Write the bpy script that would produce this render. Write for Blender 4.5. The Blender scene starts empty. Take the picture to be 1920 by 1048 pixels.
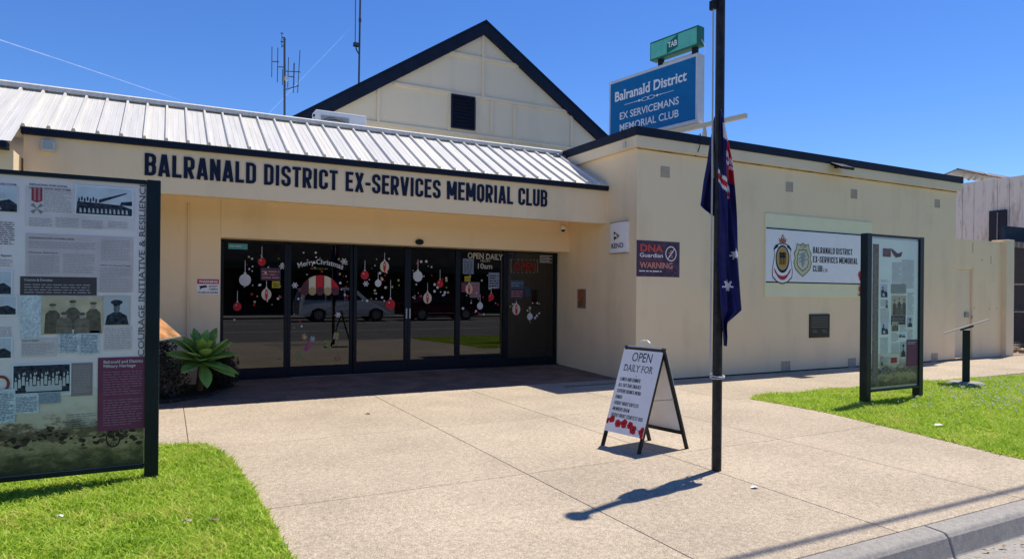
import bpy, math, random
import numpy as np
from mathutils import Vector, Matrix
S = bpy.context.scene
COL = S.collection
R = math.radians
# ------------------------------------------------------------------ camera
YAW, ROLL, FPX, CY, CAMH = R(27.69), R(.512), 1234.0, 548.75, 1.5
r0 = Vector((math.cos(YAW), -math.sin(YAW), 0)); u0 = Vector((0, 0, 1)); CW = Vector((math.sin(YAW), math.cos(YAW), 0))
CR = math.cos(ROLL)*r0 + math.sin(ROLL)*u0
CU = -math.sin(ROLL)*r0 + math.cos(ROLL)*u0
cam = bpy.data.cameras.new('camera'); camo = bpy.data.objects.new('camera', cam); COL.objects.link(camo)
m = Matrix.Identity(4)
for i in range(3):
    m[i][0], m[i][1], m[i][2] = CR[i], CU[i], -CW[i]
m[2][3] = CAMH
camo.matrix_world = m
cam.sensor_width = 36; cam.lens = FPX/1920*36; cam.shift_y = (CY-524)/1920
cam.clip_start = .05; cam.clip_end = 60000
S.camera = camo
# ------------------------------------------------------------------ light
SUN = Vector((.415, .108, 1)).normalized()
W = bpy.data.worlds.new('World'); S.world = W; W.use_nodes = True
nt = W.node_tree; bg = nt.nodes['Background']
sky = nt.nodes.new('ShaderNodeTexSky'); sky.sky_type = 'NISHITA'; sky.sun_disc = False
sky.sun_elevation = math.asin(SUN.z); sky.sun_rotation = math.atan2(SUN.x, SUN.y)
sky.air_density = 1.0; sky.dust_density = 0; sky.ozone_density = 8; sky.altitude = 60
hs = nt.nodes.new('ShaderNodeHueSaturation'); hs.inputs['Saturation'].default_value = 1.17; hs.inputs['Hue'].default_value = .511
nt.links.new(sky.outputs[0], hs.inputs['Color']); nt.links.new(hs.outputs[0], bg.inputs[0]); bg.inputs[1].default_value = .087
sl = bpy.data.lights.new('sun', 'SUN'); sl.energy = 3.4; sl.angle = R(.53); sl.color = (1, .925, .80)
so = bpy.data.objects.new('sun', sl); COL.objects.link(so); so.location = (20, 5, 40)
so.rotation_euler = (-SUN).to_track_quat('-Z', 'Y').to_euler()
S.view_settings.view_transform = 'Standard'; S.view_settings.look = 'None'
S.view_settings.gamma = 1; S.view_settings.exposure = .84; S.view_settings.use_curve_mapping = False
S.render.engine = 'CYCLES'
S.cycles.max_bounces = 12; S.cycles.diffuse_bounces = 8; S.cycles.transparent_max_bounces = 16

# ------------------------------------------------------------------ helpers
def ray(x, y): return CR*((x-960)/FPX) + CU*((CY-y)/FPX) + CW
def on(x, y, ax, v):
    """where the sight line of photo pixel (x, y) meets the plane coordinate[ax] = v"""
    d = ray(x, y); c = Vector((0, 0, CAMH)); return c + d*((v-c[ax])/d[ax])
def py(x, y, v): return on(x, y, 1, v)
def pg(x, y, v=0): return on(x, y, 2, v)

MATS = {}
def mat(name, col, rough=.6, metal=0, var=.06, vscale=6, bump=0, bscale=60, spec=.22, emit=None, trans=0):
    if name in MATS: return MATS[name]
    M = bpy.data.materials.new(name); M.use_nodes = True; t = M.node_tree; b = t.nodes['Principled BSDF']
    b.inputs['Roughness'].default_value = rough; b.inputs['Metallic'].default_value = metal
    b.inputs['Specular IOR Level'].default_value = spec
    tc = t.nodes.new('ShaderNodeTexCoord')
    n = t.nodes.new('ShaderNodeTexNoise'); n.inputs['Scale'].default_value = vscale; n.inputs['Detail'].default_value = 6
    t.links.new(tc.outputs['Object'], n.inputs['Vector'])
    r = t.nodes.new('ShaderNodeValToRGB')
    r.color_ramp.elements[0].position = .3; r.color_ramp.elements[1].position = .7
    r.color_ramp.elements[0].color = [max(0, c*(1-var*1.6)) for c in col]+[1]
    r.color_ramp.elements[1].color = [min(1, c*(1+var)) for c in col]+[1]
    t.links.new(n.outputs[0], r.inputs[0]); t.links.new(r.outputs[0], b.inputs['Base Color'])
    if bump:
        n2 = t.nodes.new('ShaderNodeTexNoise'); n2.inputs['Scale'].default_value = bscale; n2.inputs['Detail'].default_value = 4
        t.links.new(tc.outputs['Object'], n2.inputs['Vector'])
        bp = t.nodes.new('ShaderNodeBump'); bp.inputs['Strength'].default_value = bump; bp.inputs['Distance'].default_value = .01
        t.links.new(n2.outputs[0], bp.inputs['Height']); t.links.new(bp.outputs[0], b.inputs['Normal'])
    if emit:
        b.inputs['Emission Color'].default_value = list(emit[0])+[1]; b.inputs['Emission Strength'].default_value = emit[1]
    if trans: b.inputs['Transmission Weight'].default_value = trans
    MATS[name] = M
    return M

class MB:
    def __init__(s): s.v = []; s.f = []; s.mi = []; s.cur = 0
    def poly(s, pts):
        i = len(s.v); s.v += [tuple(p) for p in pts]; s.f.append(tuple(range(i, i+len(pts)))); s.mi.append(s.cur); return s
    def box(s, x0, x1, y0, y1, z0, z1):
        i = len(s.v)
        s.v += [(x0,y0,z0),(x1,y0,z0),(x1,y1,z0),(x0,y1,z0),(x0,y0,z1),(x1,y0,z1),(x1,y1,z1),(x0,y1,z1)]
        for f in ((0,3,2,1),(4,5,6,7),(0,1,5,4),(1,2,6,5),(2,3,7,6),(3,0,4,7)):
            s.f.append(tuple(i+k for k in f)); s.mi.append(s.cur)
        return s
    def prism(s, pts, d):
        """closed outline pts (3D, planar) extruded by vector d"""
        i = len(s.v); n = len(pts); d = Vector(d)
        s.v += [tuple(p) for p in pts] + [tuple(Vector(p)+d) for p in pts]
        s.f.append(tuple(range(i+n-1, i-1, -1))); s.mi.append(s.cur)
        s.f.append(tuple(range(i+n, i+2*n))); s.mi.append(s.cur)
        for k in range(n):
            a, b = i+k, i+(k+1) % n
            s.f.append((a, b, b+n, a+n)); s.mi.append(s.cur)
        return s
    def tube(s, path, rad, n=8, caps=True):
        path = [Vector(p) for p in path]; rads = rad if isinstance(rad, (list, tuple)) else [rad]*len(path)
        i0 = len(s.v)
        up = Vector((0, 0, 1)); a = None
        for k, p in enumerate(path):
            d = (path[min(k+1, len(path)-1)]-path[max(k-1, 0)]).normalized()
            if a is None:
                a = d.cross(up if abs(d.z) < .9 else Vector((1, 0, 0))).normalized()
            a = (a - d*a.dot(d)).normalized(); b = d.cross(a)
            for q in range(n):
                t = 2*math.pi*(q+.5)/n; s.v.append(tuple(p + (a*math.cos(t)+b*math.sin(t))*rads[k]))
        for k in range(len(path)-1):
            for q in range(n):
                A = i0+k*n+q; B = i0+k*n+(q+1) % n
                s.f.append((A, B, B+n, A+n)); s.mi.append(s.cur)
        if caps:
            s.f.append(tuple(i0+q for q in range(n-1, -1, -1))); s.mi.append(s.cur)
            e = i0+(len(path)-1)*n; s.f.append(tuple(e+q for q in range(n))); s.mi.append(s.cur)
        return s
    def lathe(s, c, prof, n=20):
        c = Vector(c); i0 = len(s.v)
        for (r, z) in prof:
            for q in range(n):
                t = 2*math.pi*q/n; s.v.append((c.x+r*math.cos(t), c.y+r*math.sin(t), c.z+z))
        for k in range(len(prof)-1):
            for q in range(n):
                A = i0+k*n+q; B = i0+k*n+(q+1) % n; s.f.append((A, B, B+n, A+n)); s.mi.append(s.cur)
        return s
    def mesh(s, name, mats):
        me = bpy.data.meshes.new(name); me.from_pydata(s.v, [], s.f)
        for M in (mats if isinstance(mats, (list, tuple)) else [mats]): me.materials.append(M)
        me.polygons.foreach_set('material_index', s.mi); me.update()
        return me
    def build(s, name, mats, parent=None, smooth=False, local=False, bevel=0):
        me = s.mesh(name, mats)
        o = bpy.data.objects.new(name, me); COL.objects.link(o)
        if parent is not None:
            o.parent = parent
            if not local:
                off = OFF.get(root_of(parent).name)
                if off: me.transform(Matrix.Translation(-Vector(off)))
        if smooth: me.polygons.foreach_set('use_smooth', [True]*len(me.polygons))
        if bevel:
            b = o.modifiers.new('bevel', 'BEVEL'); b.width = bevel; b.segments = 2; b.limit_method = 'ANGLE'
        return o
OFF = {}
def root_of(o):
    while o.parent: o = o.parent
    return o
def thing(name, label, cat, loc=(0, 0, 0), group=None, rz=0):
    o = bpy.data.objects.new(name, None); COL.objects.link(o); o.location = loc; o.rotation_euler = (0, 0, rz)
    o.empty_display_size = .2
    OFF[o.name] = loc; tag(o, label, cat, group); return o
def tag(o, label, cat, group=None):
    o['label'] = label; o['category'] = cat
    if group: o['group'] = group
    return o
def struct(o, kind='structure'): o['kind'] = kind; return o

class Fr:
    """flat working frame on a surface: u to the reader's right, v up, n towards the reader"""
    def __init__(s, o, u, v=(0, 0, 1)):
        s.o = Vector(o); s.u = Vector(u).normalized(); s.v = Vector(v).normalized(); s.n = s.u.cross(s.v)
    def __call__(s, a, b, c=0): return s.o + s.u*a + s.v*b + s.n*c
    def at(s, x, y):
        """(u, v) of photo pixel on this surface"""
        d = ray(x, y); c = Vector((0, 0, CAMH)); t = (s.o-c).dot(s.n)/d.dot(s.n); p = c+d*t-s.o
        return p.dot(s.u), p.dot(s.v)
def ngon(cx, cy, rx, ry=None, n=20, a0=0):
    ry = rx if ry is None else ry
    return [(cx+rx*math.cos(a0+2*math.pi*k/n), cy+ry*math.sin(a0+2*math.pi*k/n)) for k in range(n)]
def flat(mb, fr, pts, n=.002): mb.poly([fr(a, b, n) for a, b in pts])
def rect(mb, fr, a0, b0, a1, b1, n=.002): flat(mb, fr, [(a0, b0), (a1, b0), (a1, b1), (a0, b1)], n)
def slab(mb, fr, pts, n0, n1): mb.prism([fr(a, b, n0) for a, b in pts], fr.n*(n1-n0))

# ---- lettering: condensed capitals drawn as strokes
def arc(cx, cy, r, a0, a1, n=5): return [(cx+r*math.cos(R(a0+(a1-a0)*k/n)), cy+r*math.sin(R(a0+(a1-a0)*k/n))) for k in range(n+1)]
def glyph(c, w, t):
    h = t/2; L, Q, B, T = h, w-h, h, 1-h; r = min(.15, (w-t)/2); m = w/2
    V = lambda x: ([(x, 0), (x, 1)], 0)
    H = lambda y, a=0, b=None: ([(a, y), (w if b is None else b, y)], 0)
    bowl = lambda y0, y1, rr: ([(L, y0)] + [(Q-rr, y0)] + arc(Q-rr, y0+rr, rr, -90, 0)[1:] + arc(Q-rr, y1-rr, rr, 0, 90) + [(L, y1)], 0)
    if c == 'I': return [([(m, 0), (m, 1)], 0)]
    if c in 'O0': return [(arc(Q-r, B+r, r, -90, 0)+arc(Q-r, T-r, r, 0, 90)+arc(L+r, T-r, r, 90, 180)+arc(L+r, B+r, r, 180, 270), 1)]
    if c == 'C': return [([(Q, .66)]+arc(Q-r, T-r, r, 0, 90)+arc(L+r, T-r, r, 90, 180)+arc(L+r, B+r, r, 180, 270)+arc(Q-r, B+r, r, 270, 360)+[(Q, .34)], 0)]
    if c == 'G': return [([(Q, .68)]+arc(Q-r, T-r, r, 0, 90)+arc(L+r, T-r, r, 90, 180)+arc(L+r, B+r, r, 180, 270)+arc(Q-r, B+r, r, 270, 360)+[(Q, .5), (m, .5)], 0)]
    if c == 'D': return [V(L), bowl(B, T, r)]
    if c == 'U': return [([(L, 1)]+arc(L+r, B+r, r, 180, 270)+arc(Q-r, B+r, r, 270, 360)+[(Q, 1)], 0)]
    if c == 'J': return [([(L, .3)]+arc(L+r, B+r, r, 180, 270)+arc(Q-r, B+r, r, 270, 360)+[(Q, 1)], 0)]
    if c == 'S': return [([(Q, .7)]+arc(Q-r, T-r, r, 0, 90)+arc(L+r, T-r, r, 90, 180)+[(L, .68), (L+.02, .6), (Q-.02, .42), (Q, .34)]+arc(Q-r, B+r, r, 0, -90)+arc(L+r, B+r, r, 270, 180)+[(L, .3)], 0)]
    if c == 'B': return [V(L), bowl(B, .52, min(r, .14)), bowl(.52, T, min(r, .14))]
    if c == 'P': return [V(L), bowl(.42, T, min(r, .15))]
    if c == 'R': return [V(L), bowl(.45, T, min(r, .15)), ([(m-.01, .45), (Q, 0)], 0)]
    if c == 'E': return [V(L), H(B), H(T), H(.52, 0, w*.9)]
    if c == 'F': return [V(L), H(T), H(.5, 0, w*.9)]
    if c == 'L': return [V(L), H(B)]
    if c == 'T': return [([(m, 0), (m, 1)], 0), H(T)]
    if c == 'H': return [V(L), V(Q), H(.52)]
    if c == 'N': return [V(L), V(Q), ([(L, 1), (Q, 0)], 0)]
    if c == 'M': return [V(L), V(Q), ([(L+.01, 1), (m, .22)], 0), ([(Q-.01, 1), (m, .22)], 0)]
    if c == 'A': return [([(L*.9, 0), (m-.02, 1)], 0), ([(w-L*.9, 0), (m+.02, 1)], 0), H(.24, .1*w, .9*w)]
    if c == 'V': return [([(L*.9, 1), (m-.02, 0)], 0), ([(w-L*.9, 1), (m+.02, 0)], 0)]
    if c == 'W': return [([(L*.8, 1), (w*.3, 0)], 0), ([(w*.3, 0), (m, .8)], 0), ([(m, .8), (w*.7, 0)], 0), ([(w*.7, 0), (w-L*.8, 1)], 0)]
    if c == 'X': return [([(L, 0), (Q, 1)], 0), ([(L, 1), (Q, 0)], 0)]
    if c == 'Y': return [([(m, 0), (m, .45)], 0), ([(m, .42), (L, 1)], 0), ([(m, .42), (Q, 1)], 0)]
    if c == 'K': return [V(L), ([(L, .38), (Q, 1)], 0), ([(m-.02, .55), (Q, 0)], 0)]
    if c == 'Z': return [H(B), H(T), ([(L, .05), (Q, .95)], 0)]
    if c == '-': return [H(.45)]
    if c == '1': return [([(m, 0), (m, 1)], 0), ([(m, .93), (L, .78)], 0)]
    if c == '&': return [([(Q, .4), (m, B), (L, .25), (Q*.85, .75), (m, T), (L, .75), (Q, 0)], 0)]
    return []
GW = {'I': .18, 'M': .52, 'W': .58, '-': .24, 'L': .34, 'E': .35, 'F': .34, 'T': .37, 'A': .42, 'V': .42, '1': .24, 'X': .42, 'Y': .42}
def ribbon(pts, closed, t):
    out = []; n = len(pts); P = [Vector((a, b)) for a, b in pts]
    keep = [P[0]]
    for p in P[1:]:
        if (p-keep[-1]).length > 1e-4: keep.append(p)
    P = keep; n = len(P); off = []
    for k in range(n):
        if closed: d0 = (P[k]-P[k-1]).normalized(); d1 = (P[(k+1) % n]-P[k]).normalized()
        else:
            d0 = (P[k]-P[k-1]).normalized() if k else (P[1]-P[0]).normalized()
            d1 = (P[k+1]-P[k]).normalized() if k < n-1 else d0
        t0 = (d0+d1); t0 = t0.normalized() if t0.length > 1e-3 else d0
        nn = Vector((-t0.y, t0.x)); c = max(.5, abs(nn.dot(Vector((-d0.y, d0.x))))); off.append(nn*(t/2/c))
    for k in range(n if closed else n-1):
        j = (k+1) % n
        out.append([P[k]-off[k], P[j]-off[j], P[j]+off[j], P[k]+off[k]])
    return out
def caps(text, h, ws=1.0, t=.13, gap=.075):
    """list of (letter polygons) and total width, cap height h"""
    x = 0; res = []
    for c in text:
        if c == ' ': x += .2*ws; continue
        w = GW.get(c, .4)*ws
        ps = []
        for pts, cl in glyph(c, w, min(t, w*.8)):
            ps += [[((a.x+x)*h, a.y*h) for a in q] for q in ribbon(pts, cl, min(t, w*.8))]
        res.append(ps); x += w+gap*ws
    return res, (x-gap*ws)*h
_fc = {}
def bfont(text, bold=0.0):
    k = (text, bold)
    if k not in _fc:
        c = bpy.data.curves.new('t', 'FONT'); c.body = text; c.size = 1; c.offset = bold; c.resolution_u = 3; c.fill_mode = 'FRONT'
        o = bpy.data.objects.new('t', c); COL.objects.link(o)
        dg = bpy.context.evaluated_depsgraph_get(); me = bpy.data.meshes.new_from_object(o.evaluated_get(dg))
        v = [(p.co.x, p.co.y) for p in me.vertices]; f = [tuple(p.vertices) for p in me.polygons]
        bpy.data.objects.remove(o); bpy.data.curves.remove(c); bpy.data.meshes.remove(me)
        xs = [a for a, b in v] or [0]
        _fc[k] = (v, f, min(xs), max(xs))
    return _fc[k]
def put_text(mb, fr, text, a0, b0, width, height, n=.003, bold=0.0, slope=0.0, serif=False):
    """built-in font fitted to a box: width x cap height"""
    v, f, x0, x1 = bfont(text, bold); sx = width/max(1e-6, x1-x0); sy = height/.73
    i = len(mb.v)
    mb.v += [tuple(fr(a0+(a-x0)*sx, b0+b*sy+slope*(a-x0)*sx, n)) for a, b in v]
    for q in f: mb.f.append(tuple(i+k for k in q)); mb.mi.append(mb.cur)
    if serif:                                   # slab feet on every stem end of the plain letters
        cnt = {}
        for q in f:
            for k in range(len(q)):
                e = tuple(sorted((q[k], q[(k+1) % len(q)]))); cnt[e] = cnt.get(e, 0)+1
        for (p0, p1), c in cnt.items():
            (xa, ya), (xb, yb) = v[p0], v[p1]; ln = abs(xa-xb)
            if c == 1 and abs(ya-yb) < .004 and .04 < ln < .2 and (abs(ya) < .02 or ya > .47):
                xl, xr = min(xa, xb)-.055, max(xa, xb)+.055; y0, y1 = (ya, ya+.06) if ya < .1 else (ya-.06, ya)
                mb.poly([fr(a0+(a-x0)*sx, b0+b*sy+slope*(a-x0)*sx, n+.0006) for a, b in ((xl, y0), (xr, y0), (xr, y1), (xl, y1))])
def put_caps(mb, fr, text, a0, b0, h, width=None, n=.003, t=.13, depth=0):
    L, w = caps(text, h, 1.0, t); s = width/w if width else 1.0
    for k, ps in enumerate(L):
        for j, q in enumerate(ps):
            nn = n + .0002*(j % 5)
            if depth: slab(mb, fr, [(a0+a*s, b0+b) for a, b in q], 0, depth+nn)
            else: flat(mb, fr, [(a0+a*s, b0+b) for a, b in q], nn)
def text_lines(mb, fr, a0, b0, a1, b1, pitch, rnd, n=.003, weight=.4):
    """a block of small print, too small to read: rows of word-length dashes"""
    y = b1-pitch
    while y > b0:
        x = a0; end = a1 - (rnd.random()*.35*(a1-a0) if rnd.random() < .22 else rnd.random()*.03*(a1-a0))
        while x < end:
            w = min(end-x, pitch*rnd.uniform(.8, 3.2)); rect(mb, fr, x, y, x+w, y+pitch*weight, n); x += w+pitch*.45
        y -= pitch
# ------------------------------------------------------------------ materials
def wall_mat(name, col, streak=.08):
    M = bpy.data.materials.new(name); M.use_nodes = True; t = M.node_tree; b = t.nodes['Principled BSDF']
    b.inputs['Roughness'].default_value = .75; b.inputs['Specular IOR Level'].default_value = .3
    g = t.nodes.new('ShaderNodeNewGeometry')
    n1 = t.nodes.new('ShaderNodeTexNoise'); n1.inputs['Scale'].default_value = .9; n1.inputs['Detail'].default_value = 7; n1.inputs['Roughness'].default_value = .62
    mp = t.nodes.new('ShaderNodeMapping'); mp.inputs['Scale'].default_value = (1.2, 1.2, .2)
    n2 = t.nodes.new('ShaderNodeTexNoise'); n2.inputs['Scale'].default_value = 2; n2.inputs['Detail'].default_value = 6
    n3 = t.nodes.new('ShaderNodeTexNoise'); n3.inputs['Scale'].default_value = 140; n3.inputs['Detail'].default_value = 3
    t.links.new(g.outputs['Position'], n1.inputs['Vector']); t.links.new(g.outputs['Position'], mp.inputs[0]); t.links.new(mp.outputs[0], n2.inputs['Vector'])
    t.links.new(g.outputs['Position'], n3.inputs['Vector'])
    ad = t.nodes.new('ShaderNodeMath'); ad.operation = 'ADD'; t.links.new(n1.outputs[0], ad.inputs[0]); t.links.new(n2.outputs[0], ad.inputs[1])
    r = t.nodes.new('ShaderNodeValToRGB'); r.color_ramp.elements[0].position = .72; r.color_ramp.elements[1].position = 1.2
    r.color_ramp.elements[0].color = [c*(1-streak) for c in col]+[1]; r.color_ramp.elements[1].color = [min(1, c*1.03) for c in col]+[1]
    t.links.new(ad.outputs[0], r.inputs[0]); t.links.new(r.outputs[0], b.inputs['Base Color'])
    bp = t.nodes.new('ShaderNodeBump'); bp.inputs['Strength'].default_value = .25; bp.inputs['Distance'].default_value = .004
    t.links.new(n3.outputs[0], bp.inputs['Height']); t.links.new(bp.outputs[0], b.inputs['Normal'])
    MATS[name] = M; return M
CREAM = wall_mat('cream_render', (.86, .675, .43))
CREAM2 = wall_mat('cream_board', (.78, .64, .44), .07)
GABLE = wall_mat('gable_sheet', (.70, .605, .43), .05)
NAVY = mat('navy_paint', (.007, .013, .030), .55, var=.15, vscale=3, spec=.18)
FRAME = mat('frame_navy', (.005, .009, .017), .4, var=.15, spec=.25)
LETTER = mat('letter_navy', (.008, .014, .04), .5, var=.1, spec=.2)
WHITE = mat('white_print', (.86, .85, .84), .5, var=.02, spec=.3)
BLACK = mat('black_print', (.012, .012, .014), .5)
DARKPOST = mat('post_green_black', (.006, .016, .022), .4, var=.15, spec=.25)
ALU = mat('grey_metal', (.42, .43, .44), .4, .8, var=.08)
GREYP = mat('grey_plastic', (.55, .55, .53), .5)
STEEL = mat('galvanised', (.30, .31, .32), .5, .7, var=.15, vscale=20)

def concrete_mat(name, pale, mid, dark, scale=115, stain=.12):
    M = bpy.data.materials.new(name); M.use_nodes = True; t = M.node_tree; b = t.nodes['Principled BSDF']
    b.inputs['Roughness'].default_value = .85; b.inputs['Specular IOR Level'].default_value = .25
    g = t.nodes.new('ShaderNodeNewGeometry')
    v = t.nodes.new('ShaderNodeTexVoronoi'); v.inputs['Scale'].default_value = scale
    t.links.new(g.outputs['Position'], v.inputs['Vector'])
    sep = t.nodes.new('ShaderNodeSeparateColor'); t.links.new(v.outputs['Color'], sep.inputs[0])
    r = t.nodes.new('ShaderNodeValToRGB'); e = r.color_ramp.elements; r.color_ramp.interpolation = 'LINEAR'
    e[0].position = 0; e[0].color = list(dark)+[1]; e[1].position = 1; e[1].color = list(pale)+[1]
    x = e.new(.28); x.color = [ (a+c)/2 for a, c in zip(mid, dark)]+[1]; x = e.new(.5); x.color = list(mid)+[1]
    t.links.new(sep.outputs[0], r.inputs[0])
    n = t.nodes.new('ShaderNodeTexNoise'); n.inputs['Scale'].default_value = .8; n.inputs['Detail'].default_value = 8; n.inputs['Roughness'].default_value = .65
    t.links.new(g.outputs['Position'], n.inputs['Vector'])
    n2 = t.nodes.new('ShaderNodeTexNoise'); n2.inputs['Scale'].default_value = 22; n2.inputs['Detail'].default_value = 5
    t.links.new(g.outputs['Position'], n2.inputs['Vector'])
    ad = t.nodes.new('ShaderNodeMath'); ad.operation = 'ADD'; t.links.new(n.outputs[0], ad.inputs[0]); t.links.new(n2.outputs[0], ad.inputs[1])
    r2 = t.nodes.new('ShaderNodeMapRange'); r2.inputs[1].default_value = .75; r2.inputs[2].default_value = 1.25; r2.inputs[3].default_value = 1-stain*1.5; r2.inputs[4].default_value = 1+stain*.5
    t.links.new(ad.outputs[0], r2.inputs[0])
    oi = t.nodes.new('ShaderNodeObjectInfo')
    r3 = t.nodes.new('ShaderNodeMapRange'); r3.inputs[3].default_value = .95; r3.inputs[4].default_value = 1.04; t.links.new(oi.outputs['Random'], r3.inputs[0])
    mm = t.nodes.new('ShaderNodeMath'); mm.operation = 'MULTIPLY'; t.links.new(r2.outputs[0], mm.inputs[0]); t.links.new(r3.outputs[0], mm.inputs[1])
    mx = t.nodes.new('ShaderNodeMix'); mx.data_type = 'RGBA'; mx.blend_type = 'MULTIPLY'; mx.inputs[0].default_value = 1
    t.links.new(r.outputs[0], mx.inputs[6]); t.links.new(mm.outputs[0], mx.inputs[7]); t.links.new(mx.outputs[2], b.inputs['Base Color'])
    bp = t.nodes.new('ShaderNodeBump'); bp.inputs['Strength'].default_value = .5; bp.inputs['Distance'].default_value = .004
    t.links.new(v.outputs['Distance'], bp.inputs['Height']); t.links.new(bp.outputs[0], b.inputs['Normal'])
    MATS[name] = M; return M
CONC = concrete_mat('exposed_aggregate', (.585, .505, .385), (.465, .385, .285), (.29, .225, .165), 180, .17)
KERB = concrete_mat('kerb_concrete', (.40, .375, .34), (.34, .32, .29), (.28, .26, .235), 220, .16)
ASPH = concrete_mat('asphalt', (.30, .285, .265), (.20, .19, .178), (.11, .105, .10), 90, .2)
DIRT = concrete_mat('dirt', (.44, .34, .25), (.34, .26, .18), (.2, .15, .10), 70, .3)

# ------------------------------------------------------------------ ground, road, kerb, footpath
YD, YL, YF, YW, XW = 11.45, 11.05, 9.76, 8.9, 7.05
struct(MB().poly([(-900, -900, -.30), (900, -900, -.30), (900, 900, -.30), (-900, 900, -.30)]).build('ground', DIRT))
struct(MB().poly([(-200, -17, -.135), (200, -17, -.135), (200, 2.02, -.135), (-200, 2.02, -.135)]).build('road', ASPH))
LINE = mat('road_paint', (.7, .7, .68), .6, var=.15, vscale=8)
for y in (-4.7, -11.2):
    struct(MB().box(-60, 60, y-.06, y+.06, -.134, -.130).build('road_line', LINE))
struct(MB().poly([(-200, -40, -.05), (200, -40, -.05), (200, -17, -.05), (-200, -17, -.05)]).build('far_pavement', KERB))
# gutter strip and kerb, laid in lengths
k0 = bpy.data.objects.new('kerb', None); COL.objects.link(k0); struct(k0)
kx = -12.6
while kx < 30:
    pr = [(2.02, -.128), (2.37, -.145), (2.405, -.03), (2.43, -.004), (2.56, .004), (2.56, -.25), (2.02, -.25)]
    MB().prism([(kx+.006, a, b) for a, b in pr], (2.42, 0, 0)).build('kerb_length', KERB, k0, bevel=.012)
    kx += 2.43
fp = bpy.data.objects.new('footpath', None); COL.objects.link(fp); struct(fp)
MB().box(-14, 40, 2.565, 9.4, -.2, -.012).build('joint_bed', mat('joint_grit', (.20, .16, .12), .9), fp)
def poly_slab(pts):
    MB().prism([(x, y, -.06) for x, y in pts], (0, 0, .06)).build('slab', CONC, fp, bevel=.005)
xs = [-13.5, -11, -8.6, -6.2, -3.9, -1.8, .2, 2.66, 4.14, 5.67]
g = .003
# forecourt slabs
for (y0, y1) in ((2.565, 4.78), (4.78, 6.86), (6.86, 9.06), (9.06, 9.38)):
    for i in range(len(xs)):
        a = xs[i]; b = xs[i+1] if i+1 < len(xs) else None
        if b is not None:
            if a < .2 and y1 < 7: continue
            if a == .2 and y1 < 7: poly_slab([(.3, y0+g), (b-g, y0+g), (b-g, y1-g), (.3, y1-g)]); continue
            poly_slab([(a+g, y0+g), (b-g, y0+g), (b-g, y1-g), (a+g, y1-g)])
        elif y1 < 7:
            e = lambda y: 6.86+(y-2.6)*.14
            poly_slab([(a+g, y0+g), (e(y0)+.25, y0+g), (e(y1)+.25, y1-g), (a+g, y1-g)])
        else:
            xx = a
            while xx < 36:
                if y1 > 9.2: y2 = YW-.003 if xx+.1 > XW else 9.38
                else: y2 = y1
                w = 1.5 if xx < 7 else 2.2
                if y0 > 9 and xx > 6.9: break
                if y0 < 9 and xx+w > XW+.01: poly_slab([(xx+g, y0+g), (xx+w-g, y0+g), (xx+w-g, 8.896), (xx+g, 8.896)])
                else: poly_slab([(xx+g, y0+g), (min(xx+w, XW)-g, y0+g), (min(xx+w, XW)-g, y2-g), (xx+g, y2-g)])
                xx += w
# entrance paving rises gently to the threshold
PAV = bpy.data.materials.new('entrance_pavers'); PAV.use_nodes = True
t = PAV.node_tree; b = t.nodes['Principled BSDF']; b.inputs['Roughness'].default_value = .7
gg = t.nodes.new('ShaderNodeNewGeometry'); br = t.nodes.new('ShaderNodeTexBrick'); br.inputs['Scale'].default_value = 2.2
br.inputs['Color1'].default_value = (.20, .145, .115, 1); br.inputs['Color2'].default_value = (.15, .115, .092, 1); br.inputs['Mortar'].default_value = (.10, .085, .07, 1); br.inputs['Mortar Size'].default_value = .012
t.links.new(gg.outputs['Position'], br.inputs['Vector']); nz = t.nodes.new('ShaderNodeTexNoise'); nz.inputs['Scale'].default_value = 3; nz.inputs['Detail'].default_value = 8
t.links.new(gg.outputs['Position'], nz.inputs['Vector'])
mr = t.nodes.new('ShaderNodeMapRange'); mr.inputs[1].default_value = .3; mr.inputs[2].default_value = .7; mr.inputs[3].default_value = .7; mr.inputs[4].default_value = 1.35; t.links.new(nz.outputs[0], mr.inputs[0])
mx = t.nodes.new('ShaderNodeMix'); mx.data_type = 'RGBA'; mx.blend_type = 'MULTIPLY'; mx.inputs[0].default_value = 1
t.links.new(br.outputs[0], mx.inputs[6]); t.links.new(mr.outputs[0], mx.inputs[7]); t.links.new(mx.outputs[2], b.inputs['Base Color'])
struct(MB().prism([(-1.6, 9.383, .002), (-1.6, 11.6, .07), (-1.6, 11.6, -.1), (-1.6, 9.383, -.1)], (XW+1.597, 0, 0)).build('entrance_paving', PAV))
struct(MB().box(16.0, 45, 9.1, 30, -.25, -.01).build('side_yard_ground', DIRT))

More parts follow.
